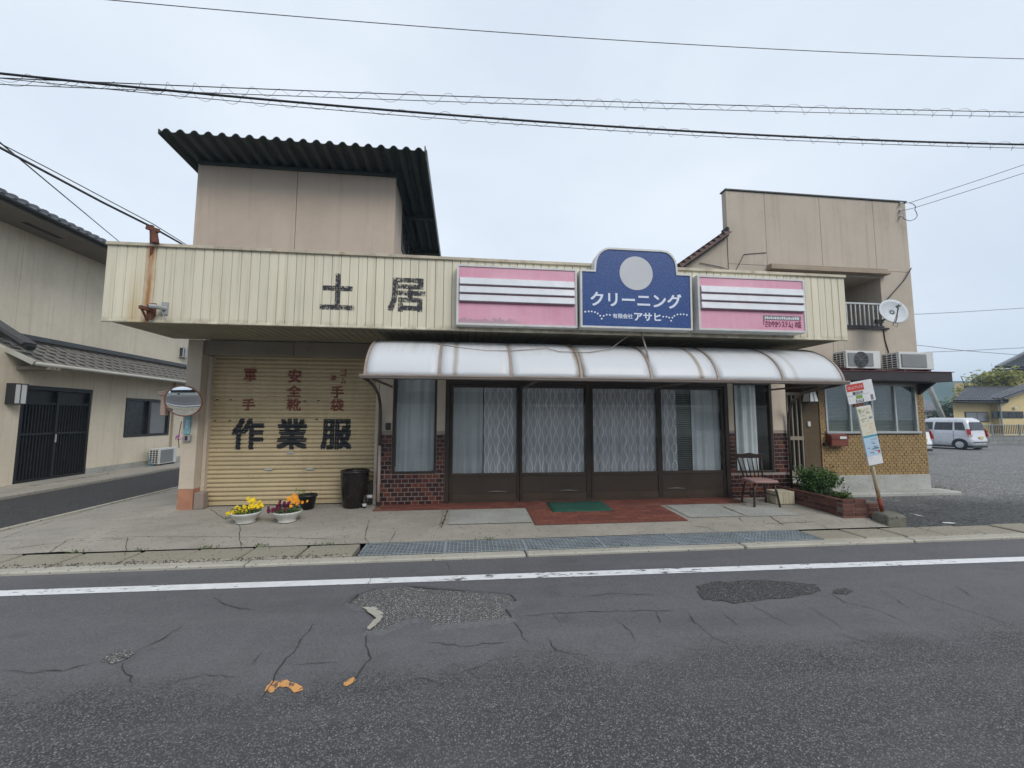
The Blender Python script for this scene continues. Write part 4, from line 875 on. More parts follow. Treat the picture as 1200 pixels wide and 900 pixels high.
# roof verge left of the parapet: stepped brown tiles
vp = MB().prism([(5.82, HY-.08, 5.74), (4.62, HY-.08, 4.88), (4.62, HY-.08, 4.94), (5.82, HY-.08, 5.80)], (0, 6, 0)).build('side_roof', M['black_wood'], sh)
vt = MB(); vt.add([(-.08, -.1, -.02), (.085, -.1, -.02), (.085, -.1, .0), (-.08, -.1, .10), (-.08, 6, -.02), (.085, 6, -.02), (.085, 6, .0), (-.08, 6, .10)], [(0, 1, 2, 3), (3, 2, 6, 7), (0, 3, 7, 4), (1, 5, 6, 2), (0, 4, 5, 1)])
vtm = vt.mesh('roof_tile', M['brown_tile'])
for k in range(10):
    f = (k+.5)/10; o = piece('roof_tile', vtm, vp, (4.62+1.2*f, HY-.06, 4.945+.86*f)); o.rotation_euler = (0, -math.atan2(.86, 1.2), 0)
MB().box(5.74, 5.83, HY-.12, HY+.1, 5.80, 5.95).build('ridge_end', M['black_wood'], sh, bevel=.03)
BOX('cornice', M['side_trim'], sh, 6.76, 9.78, HY-.16, HY-.004, 5.0, 5.075); BOX('cornice', M['side_trim'], sh, 6.78, 9.74, HY-.12, HY-.004, 5.078, 5.135); 
# balcony recess
BOX('recess_side', M['side'], sh, 9.66, 9.78, HY+.155, 9.3, 3.7, 5.0); BOX('recess_ceiling', M['side'], sh, 8.3, 9.655, HY+.155, 9.3, 4.965, 5.05); BOX('recess_floor', M['plinth'], sh, 8.3, 9.655, HY+.155, 9.3, 3.66, 3.755)
BOX('recess_side', M['side'], sh, 8.2, 8.32, HY+.155, 9.3, 3.7, 5.0)
bw = BOX('balcony_window', M['alu'], sh, 8.33, 9.3, 9.2, 9.26, 3.76, 3.80); MB().box(8.33, 9.3, 9.21, 9.25, 3.80, 4.9).build('pane', M['dark_pane'], bw); MB().box(9.24, 9.3, 9.17, 9.2, 3.80, 4.9).build('frame', M['alu'], bw)
MB().box(9.3, 9.655, 9.15, 9.25, 3.76, 4.96).build('back_wall', M['side'], sh)
rl = BOX('balcony_railing', M['alu'], sh, 8.33, 9.655, HY-.02, HY+.02, 4.30, 4.34)
for k in range(12): MB().box(8.36+k*.115, 8.385+k*.115, HY-.008, HY+.012, 3.80, 4.298).build('baluster', M['alu'], rl)
MB().box(8.33, 9.655, HY-.02, HY+.02, 3.765, 3.80).build('bottom_rail', M['plastic_dark'], rl); BOX('sill', M['canopy'], sh, 8.3, 9.75, HY-.05, HY-.004, 3.71, 3.755)
# ground floor
BX0, BX1 = 7.87, 10.55
BOX('plinth', M['plinth'], sh, BX0-.0, BX1, HY-.02, HY+.15, .0, .385, bevel=.01)
WX0, WX1, WZ0, WZ1 = 8.02, 10.36, 1.36, 2.43
def ochre(x0, x1, z0, z1, nm='brick_facing'):
    MB().box(x0, x1, HY+.006, HY+.15, z0, z1).build('brick_bed', M['dark_mortar'], sh); b = MB(); r_ = 0; z = z0+.003
    while z < z1-.02:
        x = x0-(.055 if r_ % 2 else 0); zt = min(z+.052, z1)
        while x < x1:
            a, c = max(x, x0), min(x+.104, x1)
            if c-a > .012: yy = HY+rng.uniform(-.004, .003); b.box(a, c-.008, yy, HY+.01, z, zt-.0)
            x += .112
        z += .060; r_ += 1
    b.build(nm, M['ochre'], sh, kind='stuff')
ochre(BX0, BX1, .387, 1.31); ochre(BX0, WX0-.01, 1.312, 2.43); ochre(WX1+.01, BX1, 1.312, 2.43)
MB().box(BX1-.15, BX1, HY+.152, 16, .0, 2.8).build('side_wall', M['ochre'], sh)
b = MB(); b.box(WX0-.03, WX1+.03, HY-.05, HY+.1, 1.312, 1.358); win = b.build('window', M['alu'], sh, bevel=.004)
for x in (WX0, 8.62, 9.18, 9.78, WX1-.04): MB().box(x, x+.042, HY-.01, HY+.06, WZ0, WZ1).build('frame', M['alu'], win)
MB().box(WX0+.04, WX1-.04, HY-.008, HY+.06, WZ1-.035, WZ1).build('frame', M['alu'], win)
MB().box(WX0+.03, WX1-.03, HY+.022, HY+.027, WZ0, WZ1-.03).build('pane', M['glass'], win)
b = MB()
for k in range(34): b.beam((WX0+.03, HY+.09, WZ0+.01+k*.032), (WX1-.03, HY+.09, WZ0+.01+k*.032), .03, .003, (0, .75, .65))
tag(b.build('blind', M['blind'], None, loc=(9.2, HY+.09, WZ0)), 'grey-green slatted blind across the wide window of the brick ground floor', 'blind')
BOX('room_back', M['room'], sh, BX0, BX1-.16, 9.0, 9.05, .3, 2.6)
can = BOX('canopy', M['canopy'], sh, 7.2, 10.55, 7.60, HY-.004, 2.455, 2.655, bevel=.006); MB().box(7.18, 10.58, 7.58, HY-.004, 2.657, 2.672).build('flashing', M['canopy_edge'], can)
b = MB(); b.prism([(10.42, HY-.006, 2.45), (10.42, HY-.35, 2.45), (10.42, HY-.006, 2.2)], (.05, 0, 0)); b.build('canopy_bracket', M['canopy'], sh)
BOX('canopy_wall', M['side'], sh, BX0, BX1-.0, HY+.0, HY+.15, 2.435, 2.795); 
BOX('porch_wall', M['brown_wall'], sh, 7.47, 7.865, HY+.02, HY+.15, .2, 2.8); BOX('porch_wall', M['brown_wall'], sh, 5.0, 7.465, HY+.62, HY+.7, .1, 2.8); BOX('porch_wall', M['brown_wall'], sh, 7.47, 7.55, HY+.152, HY+.61, .1, 2.8)
BOX('porch_ceiling', M['brown_wall'], sh, 6.22, 7.865, HY-.55, HY+.6, 2.802, 2.86); BOX('porch_step', M['plinth'], sh, 6.25, 7.865, HY-.55, HY+.61, .0, .34, bevel=.015)
gate = BOX('lattice_door', M['lattice'], sh, 6.85, 7.46, HY+.02, HY+.06, .36, .50); MB().box(6.86, 7.45, HY+.07, HY+.08, .38, 2.2).build('door_pane', M['black_line'], gate)
for k in range(6): MB().box(6.87+k*.112, 6.895+k*.112, HY+.015, HY+.055, .505, 2.16).build('door_bar', M['lattice'], gate)
MB().box(6.85, 7.46, HY+.01, HY+.06, 1.17, 1.25).build('door_rail', M['lattice'], gate); MB().box(6.85, 7.46, HY+.02, HY+.06, 2.165, 2.23).build('door_rail', M['lattice'], gate)
BOX('bell_button', M['plastic_white'], sh, 7.56, 7.63, HY-.01, HY+.018, 1.47, 1.58)
MB().tube([(7.93, HY-.06, 1.06), (7.93, HY-.01, 1.1)], .04, 8).build('tap', M['plastic_dark'], sh)
b = MB(); b.tube([A(1068, 314, HY-.05), A(1060, 328, HY-.04), A(1047, 343, HY-.04), A(1038, 353, HY-.04), A(1035, 360, HY-.2)], .012, 5); b.build('dish_cable', M['cable'], sh)
MB().tube([A(1035, 384, HY-.01), A(1037, 398, HY-.01), A(1041, 412, HY-.01), A(1041, 432, HY-.01)], .012, 5).build('wall_cable', M['cable'], sh)
MB().tube([A(858, 325, HY-.01), A(872, 298, HY-.01), A(898, 296, HY-.01)], .008, 4).build('wall_cable', M['cable'], sh); MB().tube([A(820, 308, HY), A(845, 313, HY), A(856, 317, HY-.01)], .008, 4).build('wall_cable', M['cable'], sh)
for py in (238, 246, 253): MB().tube([A(1055, py, HY-.01), A(1058, py+.5, HY-.1)], .025, 8).build('wire_insulator', M['plastic_white'], sh)
b = MB(); b.box(10.5, 10.62, 8.6, 8.75, 5.45, 5.62); b.build('eave_pipe', M['corrug'], sh)
# mailbox, porch lamp, dish
mb = thing('mailbox', 'red-brown mailbox with white label on the ochre brick wall', 'mailbox', (8.18, HY, 1.03))
MB().prism([(7.98, HY-.006, 1.04), (7.98, HY-.15, 1.04), (7.98, HY-.15, 1.22), (7.98, HY-.11, 1.30), (7.98, HY-.006, 1.31)], (.41, 0, 0)).build('box', M['mail_red'], mb, bevel=.012)
BOX('lid', M['mail_red'], mb, 7.965, 8.405, HY-.165, HY-.148, 1.20, 1.285); BOX('label_plate', M['paper'], mb, 8.17, 8.33, HY-.169, HY-.1655, 1.20, 1.255, bevel=0)
lp = thing('porch_lamp', 'white tapered porch lantern above the lattice door', 'lamp', (7.53, HY-.1, 2.0))
b = MB(); 
for zz, r_ in ((2.0, .10), (2.24, .065)): pass
b.add([(7.53+sx*r_, HY-.14+sy*r_, zz) for zz, r_ in ((2.02, .105), (2.25, .07)) for sx, sy in ((-1, -1), (1, -1), (1, 1), (-1, 1))], [(0, 1, 2, 3), (4, 7, 6, 5)]+[(k, (k+1) % 4, 4+(k+1) % 4, 4+k) for k in range(4)]); b.build('lantern_glass', M['lamp_glass'], lp)
b = MB()
for sx, sy in ((-1, -1), (1, -1), (1, 1), (-1, 1)): b.beam((7.53+sx*.107, HY-.14+sy*.107, 2.01), (7.53+sx*.072, HY-.14+sy*.072, 2.26), .014, .014)
b.beam((7.53, HY-.247, 2.02), (7.53, HY-.212, 2.25), .01, .01); b.box(7.45, 7.61, HY-.22, HY-.06, 2.255, 2.28); b.box(7.42, 7.64, HY-.25, HY-.03, 2.0, 2.016); b.box(7.5, 7.56, HY-.07, HY+.016, 2.10, 2.16); b.build('lantern_frame', M['plastic_dark'], lp)
ds = thing('satellite_dish', 'grey satellite dish bracketed beside the recessed balcony', 'satellite dish', (9.46, 7.95, 3.9))
dc = A(1047.5, 364.5, 7.72); dn = Vector((-.22, -.90, .28)).normalized(); du = dn.cross(Vector((0, 0, 1))).normalized(); dv = du.cross(dn)
b = MB(); n = 28; vs = [tuple(dc-dn*.06)]
for i in range(1, 7):
    r_ = .285*i/6
    vs += [dc+du*(r_*math.cos(2*math.pi*k/n))+dv*(r_*1.06*math.sin(2*math.pi*k/n))-dn*(.06-.06*(i/6)**2) for k in range(n)]
fs = [(0, 1+k, 1+(k+1) % n) for k in range(n)]+[(1+i*n+k, 1+i*n+(k+1) % n, 1+(i+1)*n+(k+1) % n, 1+(i+1)*n+k) for i in range(5) for k in range(n)]
o = b.add(vs, fs).build('reflector', M['dish'], ds, smooth=True, recalc=False); q = o.modifiers.new('sheet', 'SOLIDIFY'); q.thickness = .012
b = MB(); lnb = dc+dn*.30+du*.14-dv*.06; b.tube([dc-dv*.29+du*.05, dc-dv*.26+dn*.16+du*.12, lnb], .012, 6); b.tube([lnb-dn*.03, lnb+dn*.07], .03, 8); b.build('feed_arm', M['plastic_grey'], ds)
b = MB(); b.beam(dc-dn*.1, dc-dn*.16, .12, .12); b.tube([dc-dn*.13, Vector((9.58, HY-.1, 3.93)), Vector((9.5, HY-.01, 3.90))], .02, 6); b.box(9.42, 9.6, HY-.06, HY-.004, 3.86, 3.94); b.tube([dc-dv*.29, dc-dv*.4+du*.05, dc-dv*.36+du*.12, lnb-dv*.05], .006, 5); b.build('mount', M['plastic_dark'], ds)

# ------------------------------------------------------------------ air conditioners
def aircon(label, x0, x1, y0, y1, z0, z1, fan=True, rotz=0.0, open_side=True):
    wd, dp, hh = x1-x0, y1-y0, z1-z0
    a = thing('air_conditioner', label, 'air conditioner', ((x0+x1)/2, (y0+y1)/2, z0), 'outdoor air conditioner units', rot=(0, 0, rotz))
    w2, d2 = wd/2, dp/2
    MB().box(-w2+.012, w2, -d2, d2, .045, hh).build('casing', M['plastic_white'], a, bevel=.008)
    b = MB(); b.box(-w2+.06, w2-wd*.22, -d2-.012, -d2-.002, .09, hh-.05); fr = b.build('fan_guard', M['mesh_grey'], a)
    cx, cz = -w2+.06+(wd*.78-.06)/2, (.09+hh-.05)/2; rr = min(.42*wd, hh*.40)
    b = MB()
    if fan:
        b.add([(cx+rr*math.cos(2*math.pi*k/28), -d2-.0135, cz+rr*math.sin(2*math.pi*k/28)) for k in range(28)], [tuple(range(28))]); b.build('fan_opening', M['plastic_dark'], fr)
        b = MB()
        for q_ in range(1, 7): 
            pts = [(cx+rr*q_/6*math.cos(2*math.pi*k/24), -d2-.018, cz+rr*q_/6*math.sin(2*math.pi*k/24)) for k in range(25)]; b.tube(pts, .0035, 4, False)
        for q_ in range(8): b.beam((cx, -d2-.018, cz), (cx+rr*math.cos(q_*math.pi/4), -d2-.018, cz+rr*math.sin(q_*math.pi/4)), .005, .005)
        b.build('guard_ring', M['mesh_grey'], fr)
    else:
        b = MB()
        for q_ in range(14): z = .10+q_*(hh-.16)/14; b.box(-w2+.065, w2-wd*.22-.005, -d2-.020, -d2-.0125, z, z+.012)
        b.build('guard_bar', M['plastic_grey'], fr)
    b = MB(); b.box(-w2-.0, -w2+.011, -d2+.03, d2-.02, .07, hh-.03); vt_ = b.build('side_coil', M['plastic_dark'], a)
    b = MB()
    for q_ in range(7): z = .08+q_*(hh-.12)/6.2; b.box(-w2-.01, -w2-.001, -d2+.02, d2-.01, z, z+.014)
    for q_ in range(4): y = -d2+.02+q_*(dp-.045)/3; b.box(-w2-.011, -w2-.0015, y, y+.014, .07, hh-.03)
    b.build('side_grille', M['plastic_white'], vt_)
    for sx in (-1, 1): MB().box(sx*w2*.7-.03, sx*w2*.7+.03, -d2-.01, d2+.01, 0, .043).build('foot', M['plastic_dark'], a)
    return a
aircon('white air conditioner with round fan on the dark canopy, nearer the balcony', 8.02, 8.86, 7.64, 7.94, 2.674, 3.10)
aircon('white air conditioner with plain grille at the far end of the dark canopy', 9.30, 10.17, 7.64, 8.0, 2.674, 3.10, fan=False)

# ------------------------------------------------------------------ street-side objects
mi = thing('traffic_mirror', 'round convex traffic mirror with faded orange rim on the shop column', 'mirror', (-4.46, 6.95, 1.9))
mc = Vector((-4.47, 6.92, 1.905)); mn = Vector((.10, -.96, -.23)).normalized(); mu = mn.cross(Vector((0, 0, 1))).normalized(); mv = mu.cross(mn); n = 36; mr = .262
def cap_mesh(r, depth, shift, rings=6):
    b = MB(); vs = [tuple(mc+mn*(depth+shift))]
    for i in range(1, rings+1):
        f = i/rings; vs += [mc+mu*(r*f*math.cos(2*math.pi*k/n))+mv*(r*f*.95*math.sin(2*math.pi*k/n))+mn*(depth*(1-f*f)+shift) for k in range(n)]
    fs = [(0, 1+k, 1+(k+1) % n) for k in range(n)]+[(1+i*n+k, 1+i*n+(k+1) % n, 1+(i+1)*n+(k+1) % n, 1+(i+1)*n+k) for i in range(rings-1) for k in range(n)]
    return b.add(vs, fs)
cap_mesh(.25, .045, .02, 10).build('mirror_face', M['mirror'], mi, smooth=True, recalc=True)
b = MB(); b.tube([mc+mu*(.256*math.cos(2*math.pi*k/n))+mv*(.243*math.sin(2*math.pi*k/n))+mn*.015 for k in range(n+1)], .013, 6, False); b.build('rim', M['mirror_rim'], mi, smooth=True)
cap_mesh(.252, -.09, .0, 6).build('back_shell', M['mirror_back'], mi, smooth=True)
b = MB(); q = A(193, 471, 7.0); b.box(q.x-.045, q.x+.035, 6.97, 7.05, q.z-.22, q.z+.15); b.box(q.x-.07, q.x+.05, 6.95, 7.03, q.z+.10, q.z+.17); b.build('bracket_box', M['mirror_back'], mi, bevel=.01)
b = MB(); b.tube([mc-mn*.05, Vector((-4.55, 7.1, 1.9)), Vector((-4.58, SY-.002, 1.9))], .02, 8); b.tube([q+Vector((0, .03, 0)), Vector((-4.6, 7.1, 1.85)), Vector((-4.6, SY-.002, 1.85))], .015, 8); b.build('arm', M['rust'], mi)
no = thing('notice_board', 'small teal notice in a grey holder on the column below the traffic mirror', 'notice', (-4.58, SY, 1.3))
a_, c_ = A(215.5, 509, SY-.01), A(224, 487, SY-.01); BOX('poster', M['teal'], no, a_.x, c_.x, SY-.02, SY-.004, a_.z, c_.z, bevel=.002); BOX('poster_figure', M['bus_blue'], no, a_.x+.02, c_.x-.03, SY-.0225, SY-.0205, a_.z+.10, a_.z+.24, bevel=0)
a_, c_ = A(216, 517, SY-.02), A(224, 510, SY-.02); BOX('holder', M['plastic_grey'], no, a_.x, c_.x, SY-.05, SY-.004, a_.z, c_.z); BOX('holder_window', M['plastic_dark'], no, a_.x+.025, c_.x-.035, SY-.054, SY-.0505, a_.z+.015, c_.z-.015, bevel=0)
b = MB(); fx = A(209, 512, SY-.1)
for i in range(24): 
    c0 = fx+Vector((rng.gauss(0, .025), rng.gauss(0, .02), rng.gauss(0, .03))); d1 = Vector((rng.uniform(-1, 1), rng.uniform(-1, 1), rng.uniform(-1, 1))).normalized()*.014; d2_ = d1.orthogonal().normalized()*.014; b.poly([c0-d1, c0+d2_, c0+d1, c0-d2_])
M['pink_petal'] = petal('pink_petal', (.42, .10, .33), (.55, .2, .45))
fl = thing('hanging_flowers', 'small bunch of pink flowers tied to the column edge', 'flowers', tuple(fx-Vector((0, 0, .05)))); b.build('blossoms', M['pink_petal'], fl)
MB().tube([fx+Vector((0, .05, .25)), fx, fx+Vector((.01, .02, -.18))], .006, 5).build('stem', M['rust'], fl)

def flower_bowl(label, c, r, cols):
    c = Vector(c); s = thing('flower_bowl', label, 'planter', c, 'white bowls of flowers on the pavement')
    sx = 1.0
    MB().lathe(c, [(.0, 0), (.62*r, 0), (.66*r, .012), (.6*r, .03), (.80*r, .07), (.95*r, .115), (1.03*r, .135), (1.03*r, .15), (.95*r, .15), (.88*r, .12), (0, .115)], 28).build('bowl', M['bowl'], s, smooth=True)
    MB().lathe(c, [(0, .128), (.9*r, .122)], 20).build('soil', M['soil'], s)
    b = MB()
    for i in range(420):
        a, q = rng.uniform(0, 6.3), r*.98*math.sqrt(rng.random()); h = .13+rng.random()*.10*(1-(q/r)**2*.5); p = c+Vector((q*math.cos(a), q*math.sin(a), h)); d = Vector((rng.uniform(-1, 1), rng.uniform(-1, 1), rng.uniform(-.2, .9))).normalized(); e = d.orthogonal().normalized(); L_ = rng.uniform(.018, .034)
        b.poly([p, p+d*L_*.5+e*L_*.28, p+d*L_, p+d*L_*.5-e*L_*.28])
    b.build('leaves', M['leaf'], s, recalc=False)
    for m, n_, spots in cols:
        b = MB()
        for i in range(n_):
            sp = rng.choice(spots); p = c+Vector((sp[0]*r+rng.gauss(0, .26)*r, sp[1]*r+rng.gauss(0, .3)*r, .13+sp[2]+rng.uniform(-.02, .055)))
            f = Vector((rng.uniform(-.5, .5), -1, rng.uniform(.0, 1.0))).normalized(); u = f.orthogonal().normalized(); v = f.cross(u); rr = rng.uniform(.018, .028)
            for k in range(5):
                a = k*2*math.pi/5+rng.uniform(-.2, .2); e = u*math.cos(a)+v*math.sin(a); t = f.cross(e); q = p+e*rr*.55
                b.poly([p+f*.004, p+e*rr*.45+t*rr*.5, p+e*rr*1.05+t*rr*.35+f*rng.uniform(-.004, .008), p+e*rr*1.05-t*rr*.35+f*rng.uniform(-.004, .008), p+e*rr*.45-t*rr*.5])
        b.build('blossoms', m, s, recalc=False)
flower_bowl('white bowl of yellow pansies in front of the roller shutter', (-3.17, 6.36, hz(-3.17, 6.36)+.005), .195, [(M['yellow_petal'], 62, [(-.5, -.2, .04), (.0, -.1, .06), (.45, 0, .10), (.2, .1, .16), (-.85, -.1, .0), (.8, .0, .08)])])
flower_bowl('white bowl of dark red and orange pansies beside the black pot', (-2.60, 6.36, hz(-2.6, 6.36)+.005), .19, [(M['wine_petal'], 48, [(-.5, -.2, .05), (-.1, -.1, .08), (-.75, -.2, .02), (-.3, .1, .11)]), (M['orange_petal'], 26, [(.25, .2, .15), (.6, .1, .13), (.85, .0, .10), (.1, .3, .17)])])
sp_ = thing('black_pot', 'small black plastic pot with a sprig against the shutter', 'pot', (-2.59, 7.08, hz(0, 7.08)))
MB().lathe((-2.59, 7.08, hz(0, 7.08)), [(0, 0), (.095, 0), (.135, .20), (.15, .205), (.15, .235), (.135, .235), (.125, .19), (0, .18)], 22).build('pot', M['pot_black'], sp_, smooth=True)
b = MB()
for i in range(46):
    p = Vector((-2.66+rng.gauss(0, .07), 7.05+rng.gauss(0, .04), .33+rng.uniform(.02, .13))); d = Vector((rng.uniform(-1, 1), rng.uniform(-1, .3), rng.uniform(-.3, .8))).normalized(); e = d.orthogonal().normalized(); L_ = rng.uniform(.02, .04); b.poly([p, p+d*L_*.5+e*L_*.25, p+d*L_, p+d*L_*.5-e*L_*.25])
b.build('leaves', M['leaf_light'], sp_, recalc=False)
bp = thing('large_pot', 'large dark glazed jar standing between shutter and tiled wall', 'pot', (-1.87, 7.16, hz(0, 7.16)))
MB().lathe((-1.87, 7.16, hz(0, 7.16)), [(0, 0), (.165, 0), (.175, .02), (.205, .2), (.225, .4), (.232, .52), (.228, .56), (.238, .575), (.238, .61), (.215, .61), (.205, .56), (.19, .2), (0, .15)], 32).build('jar', M['pot'], bp, smooth=True)
b = MB(); b.lathe((-1.68, 7.06, hz(0, 7.06)), [(0, 0), (.03, 0), (.033, .06), (.03, .12), (.012, .16), (.012, .2), (0, .2)], 10); tag(b.build('bottle', M['plastic_dark'], None, smooth=True, loc=(-1.68, 7.06, hz(0, 7.06))), 'small dark bottle with pale band between large jar and drain pipe', 'bottle')
o = MB().lathe((-1.68, 7.06, hz(0, 7.06)+.03), [(.034, 0), (.035, .045)], 10).build('bottle_band', M['plastic_white'], bpy.data.objects['bottle'])

# planter with shrub
PLX0, PLX1, PLY0, PLY1 = 5.86, 6.50, 5.80, 7.55; PZ0, PZ1 = .06, .365
pl = thing('brick_planter', 'low brick planter box beside the leaning bus stop', 'planter', ((PLX0+PLX1)/2, 6.6, PZ0))
for x0, x1, y0, y1 in ((PLX0+.006, PLX0+.085, PLY0+.006, PLY1), (PLX1-.085, PLX1-.006, PLY0+.006, PLY1), (PLX0+.086, PLX1-.086, PLY0+.006, PLY0+.085)): MB().box(x0, x1, y0, y1, 0, PZ1-.035).build('wall_core', M['dark_mortar'], pl)
pbm = {}
def pbrick(sx, sy, sz, at_):
    k = (round(sx, 3), round(sy, 3), round(sz, 3))
    if k not in pbm:
        m_ = MB().box(-sx/2, sx/2, -sy/2, sy/2, -sz/2, sz/2).mesh('brick', M['planter_brick']); bm = bmesh.new(); bm.from_mesh(m_); bmesh.ops.bevel(bm, geom=bm.edges[:], offset=.005, segments=1, affect='EDGES'); bm.to_mesh(m_); bm.free(); pbm[k] = m_
    piece('brick', pbm[k], pl, at_, (rng.uniform(-.01, .01), rng.uniform(-.01, .01), rng.uniform(-.02, .02)))
for crs in range(5):
    z = PZ0+.03+crs*.064; cap = crs == 4
    for k in range(3):
        if cap and k == 2: continue
        pbrick(.20, .095, .055, (PLX0+.105+k*.212+(.0 if crs % 2 else .004), PLY0+.045, z))
    for k in range(8): 
        yy = PLY0+.20+k*.212-(.1 if crs % 2 and k else 0)
        pbrick(.095, .20, .055, (PLX0+.045, yy, z)); pbrick(.095, .20, .055, (PLX1-.045, yy, z if not cap else z-.004)) if not (cap and k < 2) else None
MB().grid(lambda u, v: (PLX0+.09+(PLX1-PLX0-.18)*u, PLY0+.09+(PLY1-PLY0-.1)*v, .30+.03*math.sin(5*u)*math.sin(7*v)), 6, 10).build('soil', M['soil'], pl, smooth=True)
def shrub(name, label, c, rx, ry, h, n, m, leaf=.04, cat='shrub', group=None):
    c = Vector(c); s = thing(name, label, cat, c, group); b = MB(); st = MB()
    cl = []
    for i in range(max(5, n//55)):
        a = rng.uniform(0, 6.3); q = math.sqrt(rng.random()); cl.append(c+Vector((rx*.72*q*math.cos(a), ry*.72*q*math.sin(a), h*rng.uniform(.3, .82))))
    for p in cl: st.tube([c+Vector((rng.uniform(-.04, .04)*rx*3, rng.uniform(-.02, .02), 0)), c.lerp(p, .5)+Vector((0, 0, .02)), p], [.008, .006, .003], 5)
    for i in range(n):
        k = rng.choice(cl); p = k+Vector((rng.gauss(0, rx*.24), rng.gauss(0, ry*.24), rng.gauss(0, h*.15)))
        if p.z < c.z+.01: p.z = c.z+.02
        d = Vector((rng.uniform(-1, 1), rng.uniform(-1, 1), rng.uniform(-.3, 1))).normalized(); e = d.cross(Vector((rng.uniform(-1, 1), rng.uniform(-1, 1), 1))).normalized(); L_ = leaf*rng.uniform(.6, 1.25)
        b.poly([p, p+d*L_*.45+e*L_*.26, p+d*L_, p+d*L_*.45-e*L_*.26])
    b.build('foliage', m, s, recalc=False); st.build('branches', M['stem'], s); return s
shrub('shrub', 'rounded dark green shrub at the back of the brick planter', (6.34, 6.75, .31), .36, .32, .42, 3000, M['leaf'], .055)
shrub('small_plant', 'low sprouting plant at the front of the brick planter', (6.24, 6.12, .31), .13, .14, .14, 240, M['leaf_light'], .04, 'plant')
shrub('creeping_plant', 'sparse low plant between shrub and planter front', (6.10, 6.35, .31), .16, .16, .12, 220, M['leaf'], .035, 'plant')
# chair and box
ch = thing('wooden_chair', 'dark wooden spindle-back chair with pink seat by the shop window', 'chair', (5.14, 6.66, .135), rot=(0, 0, R(-7)))
MB().add([(x, y, z) for z, k in ((.405, .96), (.43, 1), (.447, .94)) for x, y in [(k*.235*a, k*.215*b_) for a, b_ in ((-.86, -1), (-.4, -1.06), (.4, -1.06), (.86, -1), (1, -.7), (.95, .8), (.7, 1), (-.7, 1), (-.95, .8), (-1, -.7))]], [tuple(range(9, -1, -1)), tuple(range(20, 30))]+[(r_*10+k, r_*10+(k+1) % 10, r_*10+10+(k+1) % 10, r_*10+10+k) for r_ in (0, 1) for k in range(10)]).build('seat', M['cushion'], ch, bevel=.006)
for sx in (-1, 1):
    for sy in (-1, 1):
        MB().tube([(sx*.16, sy*.14, .404), (sx*.19, sy*.165, .25), (sx*.205, sy*.18, .13), (sx*.215, sy*.19, .02), (sx*.22, sy*.195, 0)], [.013, .02, .015, .019, .014], 8).build('leg', M['chair_wood'], ch, smooth=True)
for sx in (-1, 1): MB().tube([(sx*.197, -.17, .18), (sx*.197, .17, .18)], .011, 6).build('stretcher', M['chair_wood'], ch)
MB().tube([(-.195, 0, .18), (.195, 0, .18)], .011, 6).build('stretcher', M['chair_wood'], ch)
for k in range(6):
    f = -1+2*k/5; r_ = .013 if k in (0, 5) else .0085
    MB().tube([(f*.165, .175, .44), (f*.19, .225, .62), (f*.215, .275, .80)], [r_, r_*1.3, r_*.8], 6).build('spindle', M['chair_wood'], ch, smooth=True)
b = MB(); vs = []; n = 12
for i in range(n+1):
    f = -1+2*i/n; top = .87-.012*abs(f)**3+.01*math.cos(f*6); bot = .785+.012*f*f
    vs += [(f*.255, .262+.02*f*f, bot), (f*.255, .262+.02*f*f, top), (f*.255, .286+.02*f*f, top), (f*.255, .286+.02*f*f, bot)]
b.add(vs, [(4*i+k, 4*i+(k+1) % 4, 4*i+4+(k+1) % 4, 4*i+4+k) for i in range(n) for k in range(4)]+[(0, 1, 2, 3), (4*n+3, 4*n+2, 4*n+1, 4*n)]).build('top_rail', M['chair_wood'], ch, bevel=.004)
cb_ = thing('cream_box', 'cream boarded box standing behind the chair legs', 'box', (5.62, 6.78, .135))
MB().box(5.46, 5.79, 6.66, 6.92, .135, .355).build('carcass', M['cream_box'], cb_, bevel=.004)
for k in range(3): BOX('board', M['cream_box'], cb_, 5.462+k*.111, 5.569+k*.111, 6.647, 6.659, .14, .358)
for k in range(2): BOX('board', M['cream_box'], cb_, 5.448, 5.459, 6.664+k*.128, 6.788+k*.128, .14, .358)
mt = MB().grid(lambda u, v: (1.39+1.0*u+.02*v, 6.47+.64*v, hz(0, 6.47+.64*v)+.022+.003*math.sin(8*u+2*v)), 12, 8).build('door_mat', M['mat_green'], None, loc=(1.9, 6.79, .15), smooth=True)
q = mt.modifiers.new('pile', 'SOLIDIFY'); q.thickness = .014; tag(mt, 'dark green rectangular door mat on the red paving', 'door mat')
# bus stop
BL = R(-9.7); bs_ = thing('bus_stop', 'leaning bus stop pole with red-headed sign and timetable board', 'bus stop', (6.41, 5.66, .12), rot=(0, BL, 0))
MB().tube([(0, 0, .02), (0, 0, 2.0)], .027, 10).build('pole', M['rusty_pole'], bs_, smooth=True); MB().tube([(0, 0, .12), (0, 0, .30)], .029, 10).build('pole_band', M['pole_red'], bs_, smooth=True)
hd = MB().box(-.21, .275, -.050, -.028, 1.80, 2.135).build('sign_head', M['bus_white'], bs_, bevel=.004)
MB().box(-.195, .105, -.0535, -.0505, 1.995, 2.105).build('red_band', M['bus_red'], hd)
text_mesh('コミュニティバス', -.18, .085, 2.03, 2.075, -.055, bold=.02).build('lettering', M['bus_white'], hd, recalc=False)
text_mesh('篠田中', -.115, .075, 1.935, 1.985, -.052, bold=.02).build('lettering', M['plastic_dark'], hd, recalc=False)
b = MB(); b.box(-.06, .045, -.0535, -.0505, 1.87, 1.92); b.build('bus_symbol', M['bus_green'], hd)
